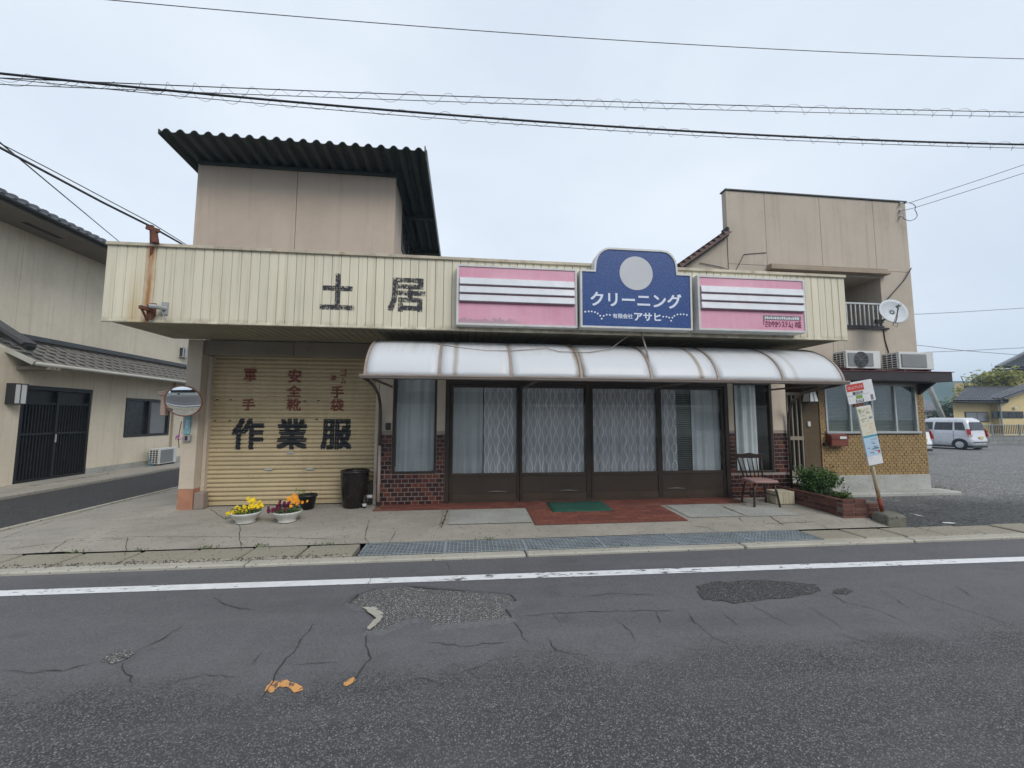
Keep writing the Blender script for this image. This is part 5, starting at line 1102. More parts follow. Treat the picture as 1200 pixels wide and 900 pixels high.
b = MB(); b.box(-.075, .055, -.0530, -.0504, 1.815, 1.825); b.box(-.075, -.065, -.0530, -.0504, 1.826, 1.865); b.box(.045, .055, -.0530, -.0504, 1.826, 1.865); b.box(-.045, .03, -.0530, -.0504, 1.838, 1.846); b.build('route_frame', M['plastic_dark'], hd)
b = MB(); b.box(.19, .235, -.0530, -.0504, 1.82, 1.90); b.build('small_print', M['grey_ink'], hd); MB().box(-.2, .17, -.0527, -.0504, 1.9275, 1.9315).build('rule_line', M['grey_ink'], hd)
tb = MB().box(-.105, .155, -.052, -.03, .83, 1.74).build('timetable_board', M['bus_white'], bs_, bevel=.004)
MB().box(-.10, .15, -.0545, -.0525, 1.29, 1.73).build('timetable_sheet', M['bus_cream'], tb); MB().box(-.10, .15, -.0545, -.0525, .97, 1.255).build('timetable_sheet', M['bus_blue'], tb); MB().box(-.10, .15, -.055, -.0525, 1.258, 1.286).build('timetable_band', M['bus_teal'], tb)
q = random.Random(5)
for nm, m_, zz0, zz1, cnt in (('timetable_print', M['grey_ink'], 1.50, 1.70, 18), ('timetable_print', M['bus_orange'], 1.31, 1.46, 14), ('timetable_print', M['grey_ink'], 1.0, 1.22, 16)):
    b = MB()
    for i in range(cnt):
        z = q.uniform(zz0, zz1); x = q.uniform(-.09, .08); b.box(x, min(.14, x+q.uniform(.015, .09)), -.0562, -.0548, z, z+q.uniform(.003, .012))
    b.build(nm, m_, tb)
b = MB(); b.box(-.08, -.045, -.0562, -.0548, 1.66, 1.705); b.build('green_symbol', M['bus_green'], tb); b = MB(); b.box(.10, .135, -.0562, -.0548, 1.0, 1.035); b.build('red_symbol', M['bus_red'], tb)
b = MB(); b.box(-.1, .06, -.0300, -.0, 1.75, 1.79); b.build('clamp', M['rust'], bs_)
bb = MB(); rk = random.Random(4)
vs = []
for z, k in ((0, 1), (.12, 1.02), (.19, .95), (.215, .8)):
    for a, c in ((-.16, -.13), (0, -.15), (.16, -.12), (.17, .03), (.15, .14), (0, .15), (-.16, .13), (-.175, 0)): vs.append((a*k+rk.uniform(-.014, .014), c*k+rk.uniform(-.014, .014), z+rk.uniform(-.012, .012) if z else 0))
bb.add([(x+6.43, y+5.60, z+.0) for x, y, z in vs], [tuple(range(7, -1, -1)), tuple(range(24, 32))]+[(r_*8+k, r_*8+(k+1) % 8, r_*8+8+(k+1) % 8, r_*8+8+k) for r_ in range(3) for k in range(8)])
tag(bb.build('concrete_block', M['rock'], None, loc=(6.43, 5.60, 0), bevel=.01), 'rough mossy concrete block at the foot of the bus stop pole', 'block')

# ------------------------------------------------------------------ roof tiles
def tile_mesh(m, w_=.27, L_=.33, t=.02, name='roof_tile'):
    prof_ = [(-w_/2, .022), (-w_*.36, .0), (-w_*.15, -.008), (w_*.1, .002), (w_*.28, .03), (w_*.4, .045), (w_/2, .034)]
    vs = [(x, -.03, z+.02) for x, z in prof_]+[(x, L_, z) for x, z in prof_]+[(x, -.03, z+.02-t*1.6) for x, z in prof_]; n = len(prof_)
    return MB().add(vs, [(i, i+1, n+i+1, n+i) for i in range(n-1)]+[(i, 2*n+i, 2*n+i+1, i+1) for i in range(n-1)]).mesh(name, m, recalc=False)
def place_tile(me, parent, o, ex, ey):
    ex = Vector(ex).normalized(); ey = Vector(ey).normalized(); ez = ex.cross(ey)
    ob = bpy.data.objects.new('roof_tile', me); COL.objects.link(ob); ob.parent = parent
    ob.matrix_local = Matrix.Translation(Vector(o)-org(parent)) @ Matrix((ex, ey, ez)).transposed().to_4x4(); return ob
def tile_sheet(parent, m, O, U, V, nu, nv, name='tile_field', w_=.27, row=.26):
    ex = Vector(U).normalized(); ey = Vector(V).normalized(); ez = ex.cross(ey)
    if ez.z < 0: ez = -ez
    b = MB(); prof_ = [(0, .022), (.14, 0), (.35, -.008), (.6, .002), (.78, .03), (.9, .045), (1, .034)]; O = Vector(O)
    for j in range(nv):
        vs = []
        for yy, dz in ((j*row-.02, .022), (j*row-.02, -.005), ((j+1)*row, .0)):
            vs += [O+ex*((i+px_)*w_)+ey*yy+ez*(pz_*1.0+(dz if yy < (j+.5)*row else 0)) for i in range(nu) for px_, pz_ in prof_[:-1]]
        n = nu*6; b.add(vs, [(i, i+1, 2*n+i+1, 2*n+i) for i in range(n-1)]+[(n+i, n+i+1, i+1, i) for i in range(n-1)])
    return b.build(name, m, parent, recalc=False, kind='stuff')

# ------------------------------------------------------------------ house on the left
LX = -10.4
lh = thing('ivory_house', 'ivory two-storey house with grey tiled roofs across the side street', 'house', (LX, 12, 0))
BOX('wall', M['house_cream'], lh, LX-.2, LX, 6.5, 10.64, .06, 3.2)
for y0, y1 in ((12.45, 13.0), (13.006, 13.56),): BOX('wall', M['house_cream'], lh, LX-.2, LX, y0, y1, .22, 3.1)
BOX('wall', M['house_cream'], lh, LX-.2, LX, 10.645, 12.445, 2.40, 3.1); BOX('wall', M['house_cream'], lh, LX-.2, LX, 13.565, 15.42, .22, 1.02); BOX('wall', M['house_cream'], lh, LX-.2, LX, 13.565, 15.42, 2.23, 3.1); BOX('wall', M['house_cream'], lh, LX-.2, LX, 15.425, 18.5, .22, 3.1)
for k in range(8): BOX('footing_block', M['plinth'], lh, LX-.2, LX+.012, 12.46+k*.76, 13.21+k*.76, .04, .215, bevel=.006)
dr = BOX('entrance_door', M['black_wood'], lh, LX-.12, LX-.02, 10.65, 12.44, .06, .14)
BOX('entrance_step', M['apron'], lh, LX+.002, LX+.5, 10.5, 12.55, .055, .09)
MB().box(LX-.12, LX-.01, 10.65, 12.44, 2.30, 2.395).build('door_head', M['black_wood'], dr); MB().box(LX-.13, LX-.11, 10.66, 12.43, .15, 2.29).build('door_glass', M['black_wood'], dr)
for y in (10.65, 11.51, 12.38): MB().box(LX-.11, LX-.02, y, y+.06, .145, 2.295).build('door_stile', M['black_wood'], dr)
for z in (1.2, 1.95): MB().box(LX-.10, LX-.035, 10.712, 12.378, z, z+.05).build('door_rail', M['black_wood'], dr)
for k in range(22):
    y = 10.75+k*.075
    if abs(y-11.54) > .05: MB().box(LX-.10, LX-.06, y, y+.022, .15, 1.94).build('door_lattice', M['black_wood'], dr)
MB().box(LX-.018, LX-.006, 11.53, 11.56, 1.0, 1.2).build('door_handle', M['alu'], dr)
lw_ = BOX('window', M['plastic_dark'], lh, LX-.1, LX+.02, 13.57, 15.415, 1.03, 1.09)
MB().box(LX-.1, LX+.02, 13.57, 15.415, 2.16, 2.22).build('frame', M['plastic_dark'], lw_)
for y, yy in ((13.57, 13.65), (14.46, 14.55), (15.34, 15.415)): MB().box(LX-.1, LX+.018, y, yy, 1.093, 2.157).build('frame', M['plastic_dark'], lw_)
MB().box(LX-.09, LX-.07, 13.6, 15.4, 1.09, 2.16).build('pane', M['dark_pane'], lw_)
MB().box(LX-.06, LX-.05, 14.6, 15.3, 1.1, 2.15).build('pane', M['mesh_grey'], lw_)
BOX('corner_post', M['side_trim'], lh, LX+.003, LX+.05, 15.5, 15.56, .22, 3.0)
# lower roof: eave near the street, upper wall behind
E0, E1, ZE, ZT = 10.25, 18.5, 2.90, 3.60; XE, XT = -9.82, -11.2
sd_ = Vector((XT-XE, 0, ZT-ZE)); SLc = sd_.length; sdn = sd_.normalized()
lr = MB().prism([(XE, E0, ZE-.07), (XT, E0, ZT-.07), (XT, E0, ZT-.02), (XE, E0, ZE-.02)], (0, E1-E0, 0)).build('lower_roof', M['eave'], lh)
tm = tile_mesh(M['kawara'])
nr = int(SLc/.26)
for j in range(nr):
    for i in range(30): place_tile(tm, lr, Vector((XE-.02, E1-.14-i*.27, ZE+.0))+sdn*(j*.262), (0, -1, 0), sdn)
MB().beam((XT+.05, E0, ZT+.06), (XT+.05, E1, ZT+.06), .16, .12).build('flashing_tile', M['kawara'], lr)
g_ = MB().tube([(XE+.05, E0-.02, ZE-.045), (XE+.05, E1, ZE-.045)], .045, 8); g_.build('eave_gutter', M['gutter_metal'], lr, smooth=True)
MB().beam((XE+.02, E0-.03, ZE-.03), (XT, E0-.03, ZT-.03), .05, .1).build('barge_board', M['gutter_metal'], lr)
MB().beam((-10.08, E0+.12, ZE+.42), (XT, E0+.12, ZE+.42+.75), .3, .07).build('ridge_tile', M['kawara'], lr); MB().beam((-10.05, E0+.12, ZE+.33), (XT, E0+.12, ZE+.33+.75), .2, .1).build('ridge_base', M['black_wood'], lr)
for k in range(3): MB().beam((XE+.1, E0+.25+k*.1, ZE-.12), (LX, E0+.25+k*.1, ZE-.12), .07, .08).build('rafter', M['eave'], lr)
# upper storey and roof
UX = -11.2
ys = [6.5, 9.3, 11.15, 12.9, 14.6, 16.4, 18.5]
for a, c in zip(ys[:-1], ys[1:]): BOX('upper_wall', M['house_cream'], lh, UX-.2, UX, a+.003, c-.003, 3.1, 6.42)
BOX('upper_backing', M['black_line'], lh, UX-.22, UX-.204, 6.5, 18.4, 3.1, 6.4)
UE, UZ = -10.22, 6.50; UR, URZ = -13.6, 8.12
ur = MB().prism([(UE, 6.3, UZ-.08), (UR, 6.3, URZ-.08), (UR, 6.3, URZ-.02), (UE, 6.3, UZ-.02)], (0, 12.4, 0)).build('upper_roof', M['eave'], lh)
MB().prism([(UR, 6.3, URZ-.08), (UR-3.4, 6.3, UZ-.08), (UR-3.4, 6.3, UZ-.02), (UR, 6.3, URZ-.02)], (0, 12.4, 0)).build('roof_slope', M['kawara'], ur)
BOX('soffit', M['eave'], ur, UX, UE+.02, 6.3, 18.6, UZ-.16, UZ-.10); BOX('soffit_vent', M['black_line'], ur, UX+.42, UX+.56, 10.6, 11.5, UZ-.165, UZ-.161, bevel=0)
usl = Vector((UR-UE, 0, URZ-UZ)); un = usl.normalized(); nur = int(usl.length/.262)
tmu = tile_mesh(M['kawara'], name='roof_tile')
for j in range(4):
    for i in range(44): place_tile(tmu, ur, Vector((UE+.03, 18.55-.14-i*.27, UZ))+un*(j*.262), (0, -1, 0), un)
tile_sheet(ur, M['kawara'], Vector((UE+.03, 18.55, UZ))+un*(4*.262), (0, -1, 0), un, 45, nur-4)
b = MB()
for k in range(40): b.lathe((UR, 6.5+k*.3, URZ+.06), [(.11, -.1), (.12, .02), (.09, .09), (0, .12)], 8, 1, 1.35)
b.build('ridge_tiles', M['kawara'], ur, kind='stuff'); MB().beam((UR, 6.3, URZ+.02), (UR, 18.7, URZ+.02), .22, .12).build('ridge', M['kawara'], ur)
MB().tube([(UE+.1, 6.3, UZ-.06), (UE+.1, 18.6, UZ-.06)], .055, 8).build('eave_gutter', M['black_wood'], ur, smooth=True)
BOX('side_wall', M['house_cream'], lh, -16, UX-.205, 6.5, 6.7, .06, 6.4); BOX('side_wall', M['house_cream'], lh, -16, UX-.205, 18.3, 18.5, .06, 6.4); BOX('back_wall', M['house_cream'], lh, -16.2, -16.01, 6.5, 18.5, .06, 6.4)
wg = BOX('window_guard', M['alu'], lh, UX+.0, UX+.16, 16.85, 17.25, 3.98, 4.0)
for k in range(4): MB().box(UX+.13, UX+.155, 16.87+k*.115, 16.895+k*.115, 4.003, 4.36).build('guard_bar', M['alu'], wg)
MB().box(UX+.12, UX+.16, 16.85, 17.25, 4.363, 4.39).build('guard_rail', M['alu'], wg); MB().box(UX+.003, UX+.03, 16.9, 17.2, 4.0, 4.36).build('pane', M['dark_pane'], wg)
wl_ = thing('wall_lantern', 'white box lantern beside the dark lattice entrance of the ivory house', 'lamp', (LX+.1, 10.44, 1.92))
BOX('lantern_back', M['plastic_dark'], wl_, LX+.002, LX+.03, 10.30, 10.60, 1.93, 2.41); BOX('lantern_box', M['lamp_glass'], wl_, LX+.032, LX+.17, 10.32, 10.58, 1.95, 2.39)
for y in (10.315, 10.44, 10.575): MB().box(LX+.032, LX+.178, y-.008, y+.008, 1.945, 2.395).build('lantern_bar', M['plastic_dark'], wl_)
for z in (1.935, 2.395): MB().box(LX+.032, LX+.18, 10.305, 10.595, z, z+.014).build('lantern_rail', M['plastic_dark'], wl_)
ac = aircon('grey air conditioner standing on the ground below the ivory house window', 0, .80, 0, .30, 0, .55, fan=False, rotz=R(90)); ac.location = (-10.12, 14.85, .06)
hos = MB().tube([(-10.2, 14.2, .08), (-10.05, 14.3, .08), (-10.15, 14.45, .09), (-10.25, 14.4, .3), (-10.3, 14.42, .5)], .012, 5); M['hose_blue'] = mat('blue_hose', (.08, .25, .36), .5, .1); tag(hos.build('garden_hose', M['hose_blue'], None, loc=(-10.2, 14.3, .06)), 'short blue hose end beside the ground air conditioner', 'hose')

# ------------------------------------------------------------------ parking lot: cars, fence, yellow house
def kei_van(name, label, loc, rotz, paint, L_=3.35, W_=1.475, H=1.70):
    v = thing(name, label, 'car', loc, rot=(0, 0, rotz))              # local: +y forward, rear bumper at y=0
    rows = [(.20, .10, L_-.15, .66), (.26, .0, L_-.03, .71), (.42, -.03, L_, .735), (.55, -.03, L_, .737), (.62, .01, L_-.01, .737), (.85, .04, L_-.10, .737), (.98, .06, L_-.42, .73), (1.03, .07, L_-.62, .715), (1.30, .12, L_-.92, .665), (1.52, .18, L_-1.18, .615), (1.60, .24, L_-1.32, .575), (H, .40, L_-1.55, .47)]
    b = MB(); n = 32; vs = []
    def ring(z, y0, y1, hw):
        cy, hy = (y0+y1)/2, (y1-y0)/2; out_ = []
        for k in range(n):
            a = 2*math.pi*(k+.5)/n; c, s = math.cos(a), math.sin(a); e = .26; out_.append((hw*math.copysign(abs(c)**e, c), cy+hy*math.copysign(abs(s)**e, s), z))
        return out_
    for r_ in rows: vs += ring(*r_)
    b.add(vs, [(i*n+k, i*n+(k+1) % n, (i+1)*n+(k+1) % n, (i+1)*n+k) for i in range(len(rows)-1) for k in range(n)]+[tuple(range(n-1, -1, -1)), tuple(range((len(rows)-1)*n, len(rows)*n))])
    b.build('body', paint, v, smooth=True)
    def hw(z):
        for r0, r1 in zip(rows[:-1], rows[1:]):
            if r0[0] <= z <= r1[0]: f = (z-r0[0])/(r1[0]-r0[0]); return r0[3]+(r1[3]-r0[3])*f, r0[1]+(r1[1]-r0[1])*f
        return rows[-1][3], rows[-1][1]
    for sx in (-1, 1):
        for ya, yb, yc, yd in ((.22, .64, .68, .34), (.74, 1.52, 1.46, .74), (1.58, 2.26, 1.98, 1.58)):
            P = []
            for y, z in ((ya, 1.04), (yb, 1.04), (yc, 1.46), (yd, 1.46)): P.append((sx*(hw(z)[0]+.004), y, z))
            q = MB(); q.prism(P, (sx*.008, 0, 0)); q.build('side_window', M['dark_pane'], v)
        q = MB(); q.beam((sx*.742, .75, .80), (sx*.742, .92, .80), .02, .03); q.beam((sx*.742, 1.55, .80), (sx*.742, 1.72, .80), .02, .03); q.build('door_handle', paint, v)
        q = MB(); q.prism([(sx*.69, .02, .70), (sx*.715, .14, .70), (sx*.665, .22, 1.10), (sx*.60, .075, 1.10)], (sx*.03, -.02, 0)); tl = q.build('tail_light', M['red_lens'], v)
        q = MB(); q.prism([(sx*.71, -.01, .70), (sx*.73, .12, .70), (sx*.73, .13, .80), (sx*.70, -.0, .80)], (sx*.02, -.03, 0)); q.build('lamp_lens', M['amber'], tl)
        q = MB(); q.box(sx*.75-.06, sx*.75+.06, 2.28, 2.36, 1.0, 1.14); q.build('side_mirror', paint, v, bevel=.02)
        for wy in (.48, L_-.62):
            c = Vector((sx*.70, wy, .27)); q = MB()
            q.add([(sx*.741, wy+.335*math.cos(math.pi*k/12), .27+.335*math.sin(math.pi*k/12)) for k in range(13)]+[(sx*.741, wy-.3, .18), (sx*.741, wy+.3, .18)], [tuple(range(13))+(13, 14)]); q.build('wheel_arch', M['plastic_dark'], v)
            q = MB(); q.tube([c+Vector((-sx*.10, 0, 0)), c+Vector((sx*.045, 0, 0)), c+Vector((sx*.06, 0, 0))], [.27, .27, .25], 24); wh = q.build('wheel', M['tyre'], v)
            q = MB(); q.tube([c+Vector((sx*.055, 0, 0)), c+Vector((sx*.068, 0, 0)), c+Vector((sx*.075, 0, 0))], [.175, .165, .08], 20); rm = q.build('wheel_cover', M['rim'], wh)
    q = MB(); P = [(-.56, hw(1.04)[1]-.012, 1.04), (.56, hw(1.04)[1]-.012, 1.04), (.50, hw(1.47)[1]-.012, 1.47), (-.50, hw(1.47)[1]-.012, 1.47)]; q.prism(P, (0, -.01, 0)); q.build('rear_window', M['dark_pane'], v)
    q = MB(); P = [(-.58, L_-.66, 1.06), (.58, L_-.66, 1.06), (.52, L_-1.12, 1.49), (-.52, L_-1.12, 1.49)]; q.prism(P, (0, .012, .02)); q.build('windscreen', M['dark_pane'], v)
    MB().box(-.16, .16, -.055, -.035, .58, .72).build('number_plate', M['plate'], v); MB().box(-.6, .6, -.045, -.02, .40, .44).build('bumper_seam', M['plastic_dark'], v)
    MB().box(-.64, .64, .05, L_-.2, .12, .22).build('underbody', M['plastic_dark'], v)
    for y in (.70, 1.55): 
        for sx in (-1, 1): MB().box(sx*.737-.004, sx*.737+.004, y, y+.012, .32, 1.0).build('door_seam', M['plastic_dark'], v)
    return v
cw = G(1125, 527.3); hd_ = R(9.6)
fwd = Vector((-math.sin(hd_), math.cos(hd_), 0)); rgt = Vector((math.cos(hd_), math.sin(hd_), 0))
vl = Vector((26.2, 18.8, 0))-fwd*.48+rgt*.70
kei_van('silver_car', 'silver boxy hatchback parked nose-in on the gravel lot', vl, hd_, M['van_paint'])
kei_van('white_car', 'white car mostly hidden behind the brick corner of the taupe house', Vector((21.2, 16.6, 0)), R(9), M['white_paint_car'])
fy = 22.0
bw_ = thing('block_wall', 'low grey concrete block wall behind the parked cars', 'wall', (38, fy, 0))
bwm = MB().box(-.39, .39, -.07, .07, -.125, .125).mesh('block', M['block_wall'])
bm = bmesh.new(); bm.from_mesh(bwm); bmesh.ops.bevel(bm, geom=bm.edges[:], offset=.012, segments=1, affect='EDGES'); bm.to_mesh(bwm); bm.free()
for r_ in range(3):
    for k in range(34): piece('block', bwm, bw_, (27+k*.79+(.395 if r_ % 2 else 0), fy, -.10+r_*.256))
MB().box(26.7, 54, fy-.055, fy+.055, -.2, .52).build('wall_core', M['dark_mortar'], bw_)
MB().box(26.7, 54, fy-.09, fy+.09, .541, .60).build('coping', M['block_wall'], bw_)
fe = thing('metal_fence', 'dark metal railing fence on the low block wall', 'fence', (38, fy, .6))
MB().box(27, 54, fy-.02, fy+.02, 1.24, 1.28).build('top_rail', M['steel'], fe); MB().box(27, 54, fy-.015, fy+.015, .68, .715).build('bottom_rail', M['steel'], fe)
b = MB()
for k in range(206): b.box(27.1+k*.13, 27.128+k*.13, fy-.012, fy+.012, .716, 1.239)
b.build('balusters', M['canopy'], fe, kind='stuff')
for k in range(14): MB().box(27.05+k*2, 27.11+k*2, fy-.03, fy+.03, .601, 1.3).build('post', M['steel'], fe)
# yellow house
hy = 27.0
yh = thing('yellow_house', 'yellow plastered house with silver tiled roofs beyond the fence', 'house', (44, hy, 0))
wx = A(1117, 480, hy).x
MB().prism([(wx, hy, 0), (40.7, hy, 0), (43.6, hy+2.5, 0), (wx+3.7, hy+2.5, 0)], (0, 0, 2.98)).build('wall', M['yellow'], yh)
b = MB(); gx0 = 40.75; b.prism([(gx0, hy-.4, 0), (52, hy-.4, 0), (52, hy-.4, 4.2), (46.2, hy-.4, 4.75), (gx0, hy-.4, 3.15)], (0, 1.0, 0)); b.build('wing_wall', M['yellow'], yh)
e0, e1 = A(1111, 470.5, hy-.6), A(1166, 470.5, hy-.6)
ey0 = hy-.7; ez0 = 2.98; rise = Vector((0, 3.3, 1.30))
rf = MB().prism([(36.4, ey0, ez0-.12), (41.2, ey0, ez0-.12), (41.2, ey0, ez0-.02), (36.4, ey0, ez0-.02)], (6.0, 3.3, 1.30)).build('roof', M['kawara'], yh)
q = MB()
for i in range(19):                                                 # barrel-shaped tile courses running up the slope
    for j in range(10):
        x = 36.5+i*.255; y0_, z0_ = j*.33, j*.13
        q.tube([(x+j*.6, ey0+y0_, ez0+.02+z0_+.02), (x+(j+1)*.6, ey0+y0_+.33, ez0+.02+z0_+.13)], [.075, .06], 6, False); q.add([(x+.05+j*.6, ey0+y0_, ez0+z0_+.02), (x+.22+j*.6, ey0+y0_, ez0+z0_+.02), (x+.22+(j+1)*.6, ey0+y0_+.35, ez0+z0_+.13), (x+.05+(j+1)*.6, ey0+y0_+.35, ez0+z0_+.13)], [(0, 1, 2, 3)])
q.build('tile_field', M['kawara_light'], rf, kind='stuff', recalc=False)
MB().beam((42.3, ey0+3.3, ez0+1.36), (47.3, ey0+3.3, ez0+1.36), .25, .2).build('ridge', M['kawara'], rf)
MB().tube([(36.3, ey0-.05, ez0-.1), (41.0, ey0-.05, ez0-.1)], .05, 6).build('eave_gutter', M['black_wood'], rf)
g0, g1 = Vector((40.45, hy-.9, 3.10)), Vector((46.2, hy-.9, 4.78))
wr = MB().prism([g0, g1, g1+Vector((0, 0, .1)), g0+Vector((0, 0, .1))], (0, 1.4, 0)).build('wing_roof', M['eave'], yh)
MB().prism([g1, Vector((52.5, hy-.9, 3.2)), Vector((52.5, hy-.9, 3.3)), g1+Vector((0, 0, .1))], (0, 1.4, 0)).build('wing_slope', M['kawara_light'], wr)
tile_sheet(wr, M['kawara_light'], g0+Vector((0, 1.3, .13)), (0, -1, 0), (g1-g0), 5, 22)
for k in range(22):
    p = g0.lerp(g1, (k+.5)/22); MB().beam(p+Vector((-.15, -.05, .04)), p+Vector((.13, -.05, .13)), .12, .1).build('verge_tile', M['kawara_light'], wr)
MB().tube([(40.68, hy-.55, 0.4), (40.68, hy-.55, 2.9), (40.55, hy-.75, 3.0)], .06, 8).build('down_pipe', M['steel'], yh)
def far_window(x0, x1, y, z0, z1, n_):
    f = BOX('window', M['plastic_dark'], yh, x0, x1, y-.05, y-.002, z0, z1); 
    for k in range(n_):
        a = x0+.06+k*(x1-x0-.06)/n_; MB().box(a, a+(x1-x0-.06)/n_-.06, y-.06, y-.0505, z0+.06, z1-.06).build('pane', M['dark_pane'] if n_ != 2 else M['mesh_grey'], f)
a_, c_ = A(1130, 482.5, hy), A(1158, 494.5, hy); far_window(a_.x, c_.x, hy, c_.z, a_.z, 2)
a_, c_ = A(1162, 482, hy-.4), A(1199, 490, hy-.4); far_window(a_.x, c_.x, hy-.4, c_.z, a_.z, 4)
p = A(1188, 478, hy-.4); BOX('vent_hood', M['plastic_white'], yh, p.x-.12, p.x+.12, hy-.55, hy-.402, p.z-.06, p.z+.06)
# tall house behind at the right edge
th_ = thing('tall_tiled_house', 'tall dark-tiled house rising behind the yellow house', 'house', (50, 33, 0)); tz = 33.0
e0 = A(1173, 431, tz); zt = e0.z
MB().prism([(e0.x-.6, tz, zt-.35), (e0.x+16, tz, zt-.35), (e0.x+16, tz, zt-.1), (e0.x-.6, tz, zt-.1)], (3.0, 2, 0)).build('eave_board', M['black_wood'], th_)
MB().prism([(e0.x+1.2, tz+.8, 0), (e0.x+14, tz+.8, 0), (e0.x+17, tz+3, 0), (e0.x+4.8, tz+3, 0)], (0, 0, zt-.36)).build('wall', M['tan_far'], th_)
pk = Vector((e0.x+9.5, tz+3.6, zt+2.3)); ee = Vector((e0.x-.8, tz-.2, zt-.08))
rr_ = MB().prism([ee, ee+Vector((18, 0, 0)), pk+Vector((9, 0, 0)), pk], (0, .05, .10)).build('roof', M['kawara'], th_)
q = MB()
for i in range(40):
    f = min(1, (i+1)/24); x = ee.x+.1+i*.43; q.tube([(x, ee.y-.05, ee.z+.14), (x+(pk.x-ee.x)*f-i*.43*(1 if f < 1 else (pk.x-ee.x)/(24*.43)) if f < 1 else x, ee.y+3.8*f, ee.z+.14+2.38*f)], [.09, .08], 6, False)
q.build('tile_field', M['kawara'], rr_, kind='stuff', recalc=False)
MB().beam(ee+Vector((-.1, -.1, .1)), pk+Vector((0, 0, .2)), .3, .22).build('hip_ridge', M['kawara_light'], th_); MB().beam(pk+Vector((0, 0, .2)), pk+Vector((9, 0, .2)), .3, .25).build('ridge', M['kawara'], th_)
g0 = A(1150, 448, tz+3); g1 = A(1178, 436, tz+3)
MB().prism([g0, g1, g1+Vector((4, 0, .5)), g1+Vector((4, 0, .8)), g1+Vector((0, 0, .28)), g0+Vector((0, 0, .25))], (1.2, .8, 0)).build('side_roof', M['brown_tile'], th_)
MB().prism([g0+Vector((.4, .2, -6.2)), g1+Vector((4, .2, -6.8)), g1+Vector((4, .2, .4)), g1+Vector((0, .2, .0)), g0+Vector((.4, .2, .1))], (.5, .3, 0)).build('side_wall', M['tan_far'], th_)
tf = thing('tan_building', 'plain ochre building showing behind the garden tree', 'building', (67, 46, 0)); a_ = A(1118, 447, 46); c_ = A(1170, 438, 46)
MB().prism([(a_.x, 46, 0), (a_.x+7, 46, 0), (a_.x+8, 47, 0), (a_.x+1.5, 47, 0)], (0, 0, a_.z-.2)).build('wall', M['tan_far'], tf); BOX('window', M['dark_pane'], tf, a_.x+1.2, a_.x+2.6, 45.94, 45.998, 2.6, 3.8)
# low buildings, leaning stay pole and trees between the houses
lb = thing('grey_roofed_house', 'far white house with grey roof glimpsed between brick corner and tree', 'house', (48, 42, 0)); a_ = A(1085, 478, 42)
BOX('wall', M['white_wall'], lb, a_.x-6, a_.x+2.6, 42, 48, 0, 2.5); MB().prism([(a_.x-6.4, 41.6, 2.5), (a_.x+3.0, 41.6, 2.5), (a_.x+3.0, 44.5, 4.0), (a_.x-6.4, 44.5, 4.0)], (0, .1, .2)).build('roof', M['kawara_light'], lb)
for k in range(3): BOX('window', M['dark_pane'], lb, a_.x-1.2+k*1.3, a_.x-.3+k*1.3, 41.95, 41.998, 1.0, 2.0)
sp0, sp1 = A(1106, 492, 26.0), A(1080, 434, 25.0)
tag(MB().tube([sp0+(sp0-sp1)*.45, sp1], .16, 10).build('stay_pole', M['plinth'], None, loc=tuple(sp0), smooth=True), 'leaning grey stay pole behind the brick house corner', 'pole')
def tree(name, label, base, h, r, m, n=1200, leaf=.22, trunk_r=.12):
    base = Vector(base); t = thing(name, label, 'tree', base, None); tr = MB(); tr.tube([base, base+Vector((.1, 0, h*.35)), base+Vector((.05, .1, h*.7))], [trunk_r, trunk_r*.8, trunk_r*.4], 8); cl = []
    for i in range(16):
        a = rng.uniform(0, 6.3); q = math.sqrt(rng.random()); p = base+Vector((r*.8*q*math.cos(a), r*.8*q*math.sin(a), h*rng.uniform(.5, .95))); cl.append((p, rng.uniform(.18, .36)*r)); tr.tube([base+Vector((.06, 0, h*rng.uniform(.3, .55))), p], [trunk_r*.4, trunk_r*.1], 5)
    b = MB()
    for i in range(n):
        p, s = rng.choice(cl); q = p+Vector((rng.gauss(0, s), rng.gauss(0, s), rng.gauss(0, s*.7))); d = Vector((rng.uniform(-1, 1), rng.uniform(-1, 1), rng.uniform(-.4, 1))).normalized(); e = d.orthogonal().normalized(); L_ = leaf*rng.uniform(.6, 1.3)
        b.poly([q, q+d*L_*.5+e*L_*.3, q+d*L_, q+d*L_*.5-e*L_*.3])
    tr.build('trunk', M['stem'], t); b.build('crown', m, t, recalc=False)
p = A(1158, 455, 33); tree('garden_tree', 'yellow-green bushy tree behind the yellow house roof', (p.x+.4, 33, 0), 6.0, 1.75, M['leaf_far'], 3000, .30)
p = A(1129, 465, 37); tree('garden_tree', 'thin yellow-green tree with a bare leader near the tan building', (p.x, 37, 0), 5.3, .9, M['leaf_far'], 420, .26)
MB().tube([A(1131, 455, 37), A(1129, 447, 37), A(1126, 441, 37)], .035, 5).build('bare_branch', M['stem'], bpy.data.objects['garden_tree.001'])
p = A(1108, 485, 30); tree('round_tree', 'dark green bushy tree between white house and yellow house', (p.x+.1, 30, 0), 3.1, 1.15, M['leaf_dark'], 1100, .2)
